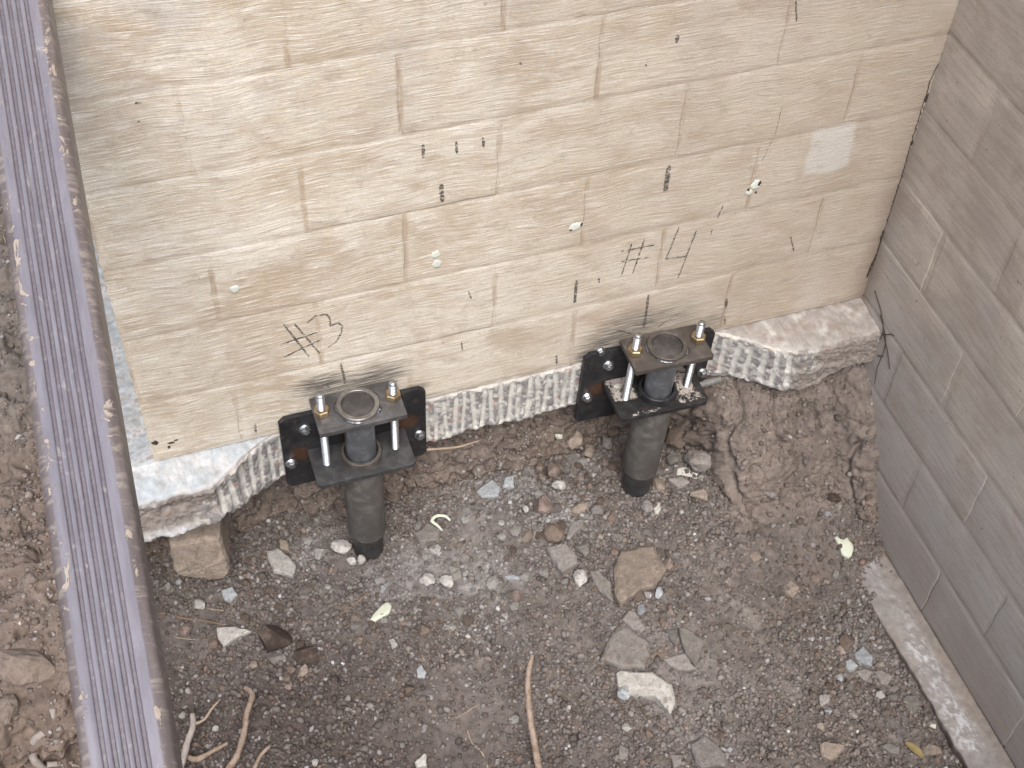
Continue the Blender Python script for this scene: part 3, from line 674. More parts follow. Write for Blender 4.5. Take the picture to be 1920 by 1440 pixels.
mark('handwritten_number', [[z5(320, 1045), z5(245, 1275)], [z5(410, 1015), z5(325, 1260)], [z5(240, 1103), z5(480, 1055)], [z5(240, 1175), z5(440, 1143)],
     [z5(655, 930), z5(562, 1155), z5(710, 1135)], [z5(780, 950), z5(648, 1290)]], 0.0040, 'dark scrawled #4 above the right pier')
for s_, w_ in (([(639, 681), (647, 719)], .006), ([z8(1130, 825), z8(1150, 845)], .004), ([(1216, 552), (1207, 613)], .0085), ([(1155, 618), (1184, 625)], .004), ([(1276, 586), (1245, 604), (1232, 614)], .003),
             ([(1043, 666), (1044, 682)], .006), ([(1359, 595), (1359, 608)], .005), ([(1362, 560), (1361, 576)], .009), ([(478, 794), (480, 811)], .006), ([(793, 270), (794, 296)], .0075), ([(855, 265), (857, 288)], .0065),
             ([(905, 256), (907, 276)], .0065), ([(827, 345), (829, 378)], .011), ([(1081, 525), (1077, 568)], .008), ([(1271, 64), (1268, 80)], .010), ([(253, 193), (266, 191)], .008), ([(258, 228), (263, 226)], .004), ([(974, 116), (978, 121)], .007),
             ([(1336, 427), (1332, 440)], .004), ([(1466, 200), (1452, 255)], .0015), ([(1447, 264), (1428, 302)], .0018), ([(1255, 308), (1251, 330), (1247, 358)], .013), ([(1356, 384), (1345, 408)], .004), ([(1492, 0), (1493, 40)], .004),
             ([(1122, 520), (1124, 530)], .006), ([(1482, 442), (1488, 470)], .004), ([(830, 640), (832, 646)], .004), ([(878, 545), (884, 560)], .005), ([(865, 640), (867, 656)], .004), ([(1210, 120), (1212, 124)], .006), ([(745, 712), (741, 716)], .005)):
    mark('pencil_tick', [s_], w_ * 0.85)
# blobs of pale filler in old holes
def blob_disc(name, px, py, rx, ry, t, parent, m, seed):
    r = random.Random(seed); cx, cz = px2wall(px, py); n = 18; V = [(cx - .9, -t - .1, cz)]; F = []
    rad = [1 + 0.28 * vn1(i * 0.9 + seed * 7.3) for i in range(n)]
    for s_, d in ((0.6, -t * .9), (0.92, -t * .45), (1.0, 0.002)):
        for i in range(n):
            a = 2 * math.pi * i / n; V.append((cx + rx * rad[i] * s_ * math.cos(a) - .9, d - .1 + r.uniform(-.0004, .0004), cz + ry * rad[i] * s_ * math.sin(a)))
    for i in range(n): F.append((0, 1 + i, 1 + (i + 1) % n))
    for k in (0, 1):
        for i in range(n): a = 1 + k * n; F.append((a + i, a + n + i, a + n + (i + 1) % n, a + (i + 1) % n))
    me = mesh(name, V, F, True); return link(name, me, MAT[m], parent)
for k, (px, py, rx, ry) in enumerate(((1416, 347, .013, .016), (1405, 361, .009, .010), (1079, 425, .016, .014), (816, 478, .012, .012), (820, 494, .011, .014), (440, 543, .011, .012))):
    blob_disc('filler_patch', px, py, rx, ry, .0014, wall, 'filler', k + 2)
for k, (px, py, rx, ry) in enumerate(((1424, 343, .005, .007), (1403, 356, .004, .004), (1417, 360, .003, .004), (1090, 421, .003, .006), (1070, 431, .004, .003))):
    blob_disc('chip_hole', px, py, rx, ry, .0022, wall, 'crack', k + 40)
for k, (px, py, rx, ry) in enumerate(((291, 830, .008, .008), (321, 830, .008, .004), (330, 825, .005, .003), (317, 838, .004, .006), (1738, 183, .006, .012), (1710, 268, .005, .007))):
    blob_disc('chip_hole', px, py, rx, ry, .0014, wall, 'crack', k + 60)
# crack along the inner corner, and hairline rootlets hanging below it
cp = [(1802, -10), (1790, 42), (1772, 85), (1760, 118), (1752, 130), (1741, 160), (1733, 187), (1722, 222), (1709, 266), (1702, 290), (1690, 330), (1678, 368), (1668, 400), (1657, 432), (1650, 455), (1642, 480), (1632, 500), (1625, 520)]
mark('corner_crack', [cp], 0.0024, None, 'crack', -0.0013, 0.0022)
mark('corner_crack', [cp[13:]], 0.0045, None, 'crack', -0.0022, 0.003)

# ------------------------------------------------------------------ foundation piers
def cyl(bm, r, z0, z1, seg=40, cap=True, x=0, y=0):
    bmesh.ops.create_cone(bm, cap_ends=cap, segments=seg, radius1=r, radius2=r, depth=z1 - z0, matrix=Matrix.Translation((x, y, (z0 + z1) / 2)))
def lathe(prof, seg=56, x=0, y=0, bm=None):
    bm = bm or bmesh.new(); rings = []
    for r, z in prof: rings.append([bm.verts.new((x + r * math.cos(2 * math.pi * i / seg), y + r * math.sin(2 * math.pi * i / seg), z)) for i in range(seg)])
    for a, b in zip(rings[:-1], rings[1:]):
        for i in range(seg): bm.faces.new((a[i], a[(i + 1) % seg], b[(i + 1) % seg], b[i]))
    return bm, rings
def solid(prof, seg=56, x=0, y=0):
    bm, rings = lathe(prof, seg, x, y); bm.faces.new(rings[0][::-1]); bm.faces.new(rings[-1]); return bm
def plate(x0, x1, y0, y1, z0, z1, cut=None, bev=0.0012, axis='z'):
    """flat steel plate with clipped corners cut=(c_front_left, c_front_right, c_back_right, c_back_left)"""
    bm = bmesh.new(); c = cut or (0.004,) * 4
    pts = [(x0 + c[0], y0), (x1 - c[1], y0), (x1, y0 + c[1]), (x1, y1 - c[2]), (x1 - c[2], y1), (x0 + c[3], y1), (x0, y1 - c[3]), (x0, y0 + c[0])]
    lo = [bm.verts.new((p[0], p[1], z0)) for p in pts]; hi = [bm.verts.new((p[0], p[1], z1)) for p in pts]
    bm.faces.new(lo[::-1]); bm.faces.new(hi)
    for i in range(8): bm.faces.new((lo[i], lo[(i + 1) % 8], hi[(i + 1) % 8], hi[i]))
    bmesh.ops.bevel(bm, geom=[e for e in bm.edges], offset=bev, segments=2, affect='EDGES', profile=0.6)
    if axis == 'y':
        for v in bm.verts: v.co = Vector((v.co.x, v.co.z, v.co.y))
    return bm
def rod(bm, x, y, z0, z1, r, pitch=0.0021, seg=18):
    n = int((z1 - z0) / pitch * 2); prof = [(r - .0012, z0)]
    for i in range(n): prof.append((r if i % 2 else r - 0.0010, z0 + (z1 - z0 - .004) * (i + .5) / n))
    prof += [(r - .0006, z1 - .0035), (r - .0022, z1)]
    lathe_b, rings = lathe(prof, seg, x, y, bm); bm.faces.new(rings[-1]); bm.faces.new(rings[0][::-1])
def hexnut(x, y, z0, h, af, seg=6, flange=0.0, ang=0.3):
    bm = bmesh.new(); R = af / math.sqrt(3)
    lv = []
    for s, z in ((0.88, 0), (1.0, 0.0025), (1.0, h - .0028), (0.86, h)):
        lv.append([bm.verts.new((x + R * s * math.cos(ang + k * math.pi / 3), y + R * s * math.sin(ang + k * math.pi / 3), z0 + z)) for k in range(6)])
    for a, b in zip(lv[:-1], lv[1:]):
        for i in range(6): bm.faces.new((a[i], a[(i + 1) % 6], b[(i + 1) % 6], b[i]))
    bm.faces.new(lv[0][::-1]); bm.faces.new(lv[-1])
    return bm
def pier(loc, roty, label, capz, tips, seat_front, mats, bolts, rodx, groove=False):
    t = empty('foundation_pier', loc, (0, roty, 0)); tag(t, label, 'foundation pier', 'steel foundation piers bracketed to the footing')
    yw = -loc[1]                                       # local y of the wall face
    obj('wall_plate', plate(-0.1775, 0.1755, -0.128, 0.128, yw - 0.013, yw - 0.0005, (.012, .012, .014, .014), .0016, 'y'), mats['wall_plate'], t, True)
    t.children[-1].location.z = 0.0
    for (bx, bz) in bolts:
        bm = hexnut(0, 0, 0.0035, 0.0100, 0.0190, ang=random.uniform(0, 1)); 
        b2, rr = lathe([(0.0085, 0.0002), (0.0148, 0.0002), (0.0148, 0.0024), (0.0125, 0.0052), (0.0085, 0.0056)], 24, 0, 0, bm)
        cyl(bm, 0.0050, 0.0130, 0.0140, 10)
        for v in bm.verts: v.co = Vector((v.co.x, -v.co.z, v.co.y))
        o = obj('anchor_bolt', bm, MAT['zinc'], t, True); o.location = (bx, yw - 0.0132, bz)
    sw = 0.1195
    sp_ = obj('seat_plate', plate(-sw, sw, seat_front, yw - 0.0135, -0.014, 0.0, (.009, .009, .003, .003), .0015), mats['seat'], t, True)
    for sx in (-1, 1):
        g = bmesh.new(); vs = [(sx * .062, yw - .0135, -.0145), (sx * .062, seat_front + .03, -.0145), (sx * .062, yw - .0135, -.100)]
        A = [g.verts.new((p[0] - .005, p[1], p[2])) for p in vs]; B = [g.verts.new((p[0] + .005, p[1], p[2])) for p in vs]
        g.faces.new(A); g.faces.new(B[::-1])
        for i in range(3): g.faces.new((A[i], A[(i + 1) % 3], B[(i + 1) % 3], B[i]))
        obj('gusset', g, MAT['steel'], t)
    # pipe sleeve standing a little above the seat
    bm, rg_ = lathe([(.0405, -.05), (.0405, .0205), (.0412, .0220), (.0468, .0220), (.0480, .0208), (.0480, .0004)], 56)
    obj('sleeve_collar', bm, mats['collar'], sp_, True)
    bm, rg_ = lathe([(.0478, -.0142), (.0478, -.300), (.0472, -.3015), (.0395, -.3015)], 64); obj('sleeve_pipe', bm, MAT['sleeve'], t, True)
    bm = solid([(.0392, -.62), (.0392, -.2995)], 56); obj('lower_pipe', bm, MAT['black_pipe'], t, True)
    bm = solid([(.0356, -.12), (.0356, capz - .0142)], 64); obj('inner_pipe', bm, MAT['inner_pipe'], t, True)
    fr = -0.056
    cp_ = obj('cap_plate', plate(-0.1015, 0.1015, fr, fr + 0.110, capz - 0.014, capz, (.002,) * 4, .0012), mats['cap'], t, True)
    bm, rg_ = lathe([(.0385, capz + .0015), (.0385, capz + .0090), (.0395, capz + .0098), (.0478, capz + .0098), (.0492, capz + .0085), (.0492, capz + .0002)], 64); obj('cap_ring', bm, mats['ring'], cp_, True)
    bm = solid([(.0384, capz + .0003), (.0384, capz + .0022), (.0375, capz + .0026)], 56); obj('pipe_lid', bm, mats['lid'], cp_, True)
    for a0, a1 in ((-2.45, -1.55), (-0.75, -0.28), (0.15, 0.75), (2.6, 3.25)):
        bm = bmesh.new(); rings = []; k = 14
        for i in range(k + 1):
            a = a0 + (a1 - a0) * i / k; rr = .0035 * math.sqrt(max(0.05, math.sin(math.pi * (i + .4) / (k + .8)))) * (1 + .18 * math.sin(i * 2.4)); c = Vector((.0503 * math.cos(a), .0503 * math.sin(a), capz + .0015)); ra = Vector((math.cos(a), math.sin(a), 0))
            rings.append([bm.verts.new(c + ra * rr * 1.35 * math.cos(q * 2 * math.pi / 8) + Vector((0, 0, 1)) * rr * math.sin(q * 2 * math.pi / 8)) for q in range(8)])
        for A, B in zip(rings[:-1], rings[1:]):
            for q in range(8): bm.faces.new((A[q], A[(q + 1) % 8], B[(q + 1) % 8], B[q]))
        bm.faces.new(rings[0][::-1]); bm.faces.new(rings[-1]); obj('weld_bead', bm, MAT['weld'], cp_, True, 60)
    for (rx, ry), tip in zip(rodx, tips):
        bm = bmesh.new(); rod(bm, rx, ry, -0.03, tip, 0.0098); tr_ = obj('threaded_rod', bm, MAT['zinc'], t, True, 80)
        obj('hex_nut', hexnut(rx, ry, capz + .0003, 0.0180, 0.0325, ang=random.uniform(0, 1)), MAT['nut'], tr_)
    return t
def to_local(loc, px, py, y=-0.0132):
    q = onY(px, py, y); return float(q[0] - loc[0]), float(q[2] - loc[2])
L3, L4 = (0.4655, -0.0672, -0.0705), (1.2210, -0.0835, -0.0805)
base = dict(wall_plate=MAT['wall_plate'], seat=MAT['seat_clean'], collar=MAT['brown_steel'], cap=MAT['cap_steel'], ring=MAT['ring_steel'], lid=MAT['lid_steel'])
b3 = [to_local(L3, *p) for p in ((571, 804), (546, 868), (786, 813), (700, 745))]
p3 = pier(L3, math.radians(0.4), 'black steel pier bracket under the #3 mark, plates clean and ring bright', 0.183, (0.250, 0.236), -0.0605, base, b3, ((-0.0835, 0.002), (0.0835, 0.002)))
base4 = dict(base, seat=MAT['seat_muddy'], cap=MAT['brown_steel'], ring=MAT['brown_steel'], collar=MAT['steel'])
b4 = [to_local(L4, *p) for p in ((1138, 686), (1101, 746), (1318, 694), (1236, 640))]
p4 = pier(L4, math.radians(2.2), 'black steel pier bracket under the #4 mark, seat plate smeared with pale mud', 0.166, (0.230, 0.228), -0.0615, base4, b4, ((-0.0830, 0.003), (0.0830, 0.003)))
# wall plates sit lower than the seats: drop them to where the photo shows them
for p_, dz in ((p3, -0.0005), (p4, -0.018)):
    for ch in p_.children:
        if ch.name.startswith('wall_plate'): ch.location.z = dz
# loose bolt head in the wall over the right bracket
bm = hexnut(0, 0, 0, 0.010, 0.017); cyl(bm, 0.013, -0.002, 0.002, 20)
for v in bm.verts: v.co = Vector((v.co.x, -v.co.z, v.co.y))
o_ = obj('anchor_bolt', bm, MAT['zinc'], None, True); q_ = onY(1126, 659, -.004); o_.location = (q_[0], -.003, q_[2]); tag(o_, 'single grey bolt in the wall just over the right bracket plate', 'bolt')
# stub of pipe in the broken concrete
bm = bmesh.new(); cyl(bm, 0.0095, -0.09, 0.06, 20); bmesh.ops.rotate(bm, verts=bm.verts, matrix=Matrix.Rotation(math.radians(90), 3, 'Y'))
o_ = obj('pipe_stub', bm, MAT['conduit'], None, True); q_ = onY(1335, 715, -.012); o_.location = q_; o_.rotation_euler = (0, 0.05, 0.05); tag(o_, 'short grey pipe stub poking out under the ribbed concrete right of the #4 pier', 'pipe')

# ------------------------------------------------------------------ downspout
def downspout():
    def dep(px, py, d): v = ray(px, py); return CC + v * d / (-(CR.T @ v)[2])
    a = dep(66, 320, FPX * .083 / 109); b = dep(240, 1440, FPX * .083 / 131)
    ax = Vector(a - b).normalized()
    A = Vector(a) + ax * 0.375; B = Vector(b) - ax * 1.55
    up = Vector((0, 0, 1)); side = (Matrix.Rotation(math.radians(-2.5), 3, ax) @ ax.cross(up).normalized()).normalized(); nrm = side.cross(ax).normalized()
    W, H, r = 0.0390, 0.078, 0.0160
    prof = []
    # ribbed top from left to right, then round the corners and under
    tops = [(-W, 0.0)]
    gx = [-0.0252 + 0.01235 * i for i in range(5)]
    for g in gx: tops += [(g - .0040, 0.0), (g - .0029, -.0010), (g - .0020, -.0034), (g + .0018, -.0036), (g + .0028, -.0012), (g + .0040, 0.0003)]
    tops += [(W, 0.0)]
    prof += tops
    for i in range(1, 6): t = i / 5 * math.pi / 2; prof.append((W + r * math.sin(t), -r + r * math.cos(t)))
    for i in range(0, 6): t = i / 5 * math.pi / 2; prof.append((W + r * math.cos(t), -H + r - r * math.sin(t)))
    for i in range(0, 6): t = i / 5 * math.pi / 2; prof.append((-W - r * math.sin(t), -H + r - r * math.cos(t)))
    for i in range(0, 5): t = i / 5 * math.pi / 2; prof.append((-W - r * math.cos(t), -r + r * math.sin(t)))
    n = 90; V = []; F = []; m_ = len(prof)
    for k in range(n + 1):
        c = A + (B - A) * (k / n)
        for (u, h) in prof:
            w_ = 0.0007 * math.sin(k * 0.6 + u * 60) + 0.0005 * math.sin(k * 1.7 + h * 90)
            V.append(c + side * u + nrm * (h + w_))
    for k in range(n):
        for i in range(m_): F.append((k * m_ + i, k * m_ + (i + 1) % m_, (k + 1) * m_ + (i + 1) % m_, (k + 1) * m_ + i))
    # inner skin, so that the open ends show sheet metal
    o2 = len(V)
    for k in (0, n):
        c = A + (B - A) * (k / n)
        for (u, h) in prof: V.append(c + side * u * .985 + nrm * ((h + H / 2) * .975 - H / 2))
    for i in range(m_):
        F.append((o2 + i, o2 + m_ + i, o2 + m_ + (i + 1) % m_, o2 + (i + 1) % m_)); F.append((i, o2 + i, o2 + (i + 1) % m_, (i + 1) % m_)); F.append((n * m_ + i, n * m_ + (i + 1) % m_, o2 + m_ + (i + 1) % m_, o2 + m_ + i))
    org = (A + B) / 2
    # local axes: x across, y along the pipe, z out of the ribbed face
    R3 = Matrix((side, ax, nrm)).transposed(); inv = R3.transposed()
    me = mesh('downspout', [inv @ (v - org) for v in V], F, True); me.set_sharp_from_angle(angle=math.radians(50))
    m, nt, bs = new_mat('chalky_brown_paint_sky_tint'); p = objc(nt); s = nd(nt, 'SeparateXYZ', None, i0=p).outputs
    n1 = noise(nt, mapv(nt, p, (60, 9, 60)), 1.0, 5.0, 0.65); n2 = noise(nt, p, 140, 5.0, 0.7); n3 = noise(nt, mapv(nt, p, (1, 0.6, 1)), 38, 7.0, 0.70, 1.2); n4 = noise(nt, mapv(nt, p, (220, 60, 220)), 1.0, 3.0)
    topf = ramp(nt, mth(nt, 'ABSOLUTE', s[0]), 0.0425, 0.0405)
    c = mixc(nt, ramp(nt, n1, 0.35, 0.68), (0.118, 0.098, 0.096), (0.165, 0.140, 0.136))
    sky_chalk = mixc(nt, ramp(nt, n1, 0.3, 0.7), (0.150, 0.142, 0.166), (0.205, 0.196, 0.224))  # chalky paint with lavender sky reflection painted into the top face
    c = mixc(nt, topf, c, sky_chalk)
    inr = ramp(nt, s[2], -0.0004, -0.0020); groove = mth(nt, 'MULTIPLY', inr, ramp(nt, mth(nt, 'ABSOLUTE', s[0]), 0.040, 0.034))
    c = mixc(nt, mth(nt, 'MULTIPLY', groove, ramp(nt, n2, 0.35, 0.6, 0.45, 0.95)), c, (0.118, 0.102, 0.112))
    # whitish scuffs on the ribs, mud flakes along the edges
    c = mixc(nt, mth(nt, 'MULTIPLY', mth(nt, 'MULTIPLY', topf, ramp(nt, n3, 0.57, 0.70)), 0.65), c, (0.33, 0.315, 0.295))
    c = mixc(nt, mth(nt, 'MULTIPLY', ramp(nt, n4, 0.74, 0.79), 0.5), c, (0.50, 0.47, 0.44))
    ex = mth(nt, 'SUBTRACT', mth(nt, 'ABSOLUTE', mth(nt, 'SUBTRACT', s[0], 0.002)), 0.0430)
    edge = ramp(nt, mth(nt, 'ABSOLUTE', ex), 0.012, 0.001)
    fl = ramp(nt, mth(nt, 'ADD', n3, mth(nt, 'MULTIPLY', edge, 0.11)), 0.662, 0.682)
    fl = mth(nt, 'MULTIPLY', fl, ramp(nt, edge, 0.05, 0.3))
    c = mixc(nt, mth(nt, 'MULTIPLY', fl, 0.9), c, (0.36, 0.305, 0.25))
    sm = noise(nt, mapv(nt, p, (30, 110, 30)), 1.0, 4.0, 0.6, 0.5)
    sidef = mth(nt, 'SUBTRACT', 1.0, topf)
    c = mixc(nt, mth(nt, 'MULTIPLY', mth(nt, 'MULTIPLY', sidef, ramp(nt, sm, 0.50, 0.64)), 0.7), c, (0.27, 0.235, 0.205))
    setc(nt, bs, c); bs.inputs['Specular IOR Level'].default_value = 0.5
    nt.links.new(mth(nt, 'ADD', 0.40, mth(nt, 'MULTIPLY', fl, 0.4)), bs.inputs['Roughness'])
    bump(nt, bs, mth(nt, 'ADD', mth(nt, 'MULTIPLY', fl, 1.0), mth(nt, 'MULTIPLY', n2, 0.25)), 0.0012, 0.7)
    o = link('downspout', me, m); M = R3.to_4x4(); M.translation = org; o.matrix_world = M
    tag(o, 'ribbed brown downspout pipe sloping across the left of the pit, flecked with dried mud', 'downspout')
downspout()

# ------------------------------------------------------------------ stones
def ground_frame(px, py, up=0.0):
    q = hit(px, py, up); return q, ground_at(q[0], q[1])
def slab(poly, t, m, name, label, cat='stone', tilt=0.06, sink=0.35, seed=None, group=None):
    """flat broken piece whose outline is read off the photo and laid on the ground"""
    sd_ = seed if seed is not None else int(sum(p[0] * 3 + p[1] for p in poly)) % 9973
    r = random.Random(sd_); cxp = sum(p[0] for p in poly) / len(poly); cyp = sum(p[1] for p in poly) / len(poly)
    c0 = hit(cxp, cyp, t * (1 - sink)); top = c0[2]
    pts = [on(px, py, 2, top) for px, py in poly]; c = np.mean(pts, axis=0)
    L = [(p[0] - c[0], p[1] - c[1]) for p in pts]; out = []
    for (x0, y0), (x1, y1) in zip(L, L[1:] + L[:1]):
        d = math.hypot(x1 - x0, y1 - y0); k = 2 if d < 0.04 else 3
        for i in range(k):
            f = i / k; j = d * 0.045 * (0 if i == 0 else 1); out.append((x0 + (x1 - x0) * f + r.uniform(-j, j), y0 + (y1 - y0) * f + r.uniform(-j, j)))
    n = len(out); size = math.sqrt(sum(x * x + y * y for x, y in out) / n); ins = min(0.22, 0.35 * t / size)
    tx, ty = r.uniform(-tilt, tilt), r.uniform(-tilt, tilt)
    V = []; F = []
    for s_, zf, j in ((0.86, -1.0, .05), (1.02, -0.42, .06), (1.0, -0.12, .04), (1 - ins * .6, 0.0, .012), (1 - ins * .6 - .30, 0.01, .02)):
        for (x_, y_) in out:
            z_ = t * (zf + r.uniform(-j, j)) + (x_ * tx + y_ * ty) * (1 if zf > -.5 else .5)
            k = s_ * (1 + r.uniform(-.012, .012)); V.append((x_ * k, y_ * k, z_))
    V.append((0, 0, t * .015))
    for k in range(4):
        for i in range(n): F.append((k * n + i, k * n + (i + 1) % n, (k + 1) * n + (i + 1) % n, (k + 1) * n + i))
    for i in range(n): F.append((4 * n + i, 4 * n + (i + 1) % n, 5 * n))
    o = link(name, mesh(name, V, F), MAT[m]); o.location = (c[0], c[1], top); tag(o, label, cat, group); return o
def ico(sub):
    bm = bmesh.new(); bmesh.ops.create_icosphere(bm, subdivisions=sub, radius=1); bm.verts.ensure_lookup_table()
    V = np.array([v.co[:] for v in bm.verts]); F = [tuple(v.index for v in f.verts) for f in bm.faces]; bm.free(); return V, F
ICO1, ICO2, ICO3 = ico(1), ico(2), ico(3)
def rock_verts(base, seed, cuts=9, rough=0.05, depth=(0.62, 0.92)):
    g = np.random.default_rng(seed); V = base.copy()
    for _ in range(cuts):
        n = g.normal(size=3); n /= np.linalg.norm(n); d = g.uniform(*depth)
        s = V @ n - d; V = V - np.where(s > 0, s, 0)[:, None] * n
    V *= (1 + rough * fbm(V[:, 0], V[:, 1], V[:, 2] + seed, 3.1, 3, seed % 97))[:, None]
    return V
def rock(px, py, rx, ry, m, name, label, cat='stone', h=None, cuts=9, rough=0.07, seed=None, sink=0.13, group=None, smooth=False, sub=2, depth=(0.62, 0.92), up=None):
    """lump of rx x ry photo pixels centred on a pixel"""
    seed = seed if seed is not None else int(px * 7 + py * 13); B = ICO3 if sub == 3 else ICO2
    k = 0.00126 + 0.00012 * (py < 950); a = rx * k; b = ry * k * 1.10; h = h or 0.92 * min(a, b)
    c = hit(px, py, h * (1 - sink) * 0.8); gz = ground_at(c[0], c[1])
    if c[1] > -0.10 and c[0] > 0.1:                       # stones at the foot of the bank lie against its rough face
        v = ray(px, py); c = c - v * 0.022; gz = max(ground_at(c[0], c[1]), c[2] - h * 0.75)
    V = rock_verts(B[0], seed, cuts, rough, depth)
    V = V * np.array([a, b, h]) / np.abs(V).max(axis=0)
    rot = Matrix.Rotation(b_ * 0.6, 3, 'Z')
    o = link(name, mesh(name, V, B[1], smooth), MAT[m]); o.rotation_euler = (0, 0, b_)
    o.location = (c[0], c[1], c[2] - h * 0.15 if up is not None else gz + h * (1 - sink * 2)); tag(o, label, cat, group); return o
A1 = lambda *p: [(760 + x / 3.4286, 760 + y / 3.4286) for x, y in p]
A4 = lambda *p: [(1120 + x / 3.2727, 1000 + y / 3.2727) for x, y in p]
AU = lambda *p: [(1500 + x / 4.571, 1140 + y / 4.571) for x, y in p]
AV = lambda *p: [(280 + x / 3.273, 1000 + y / 3.273) for x, y in p]
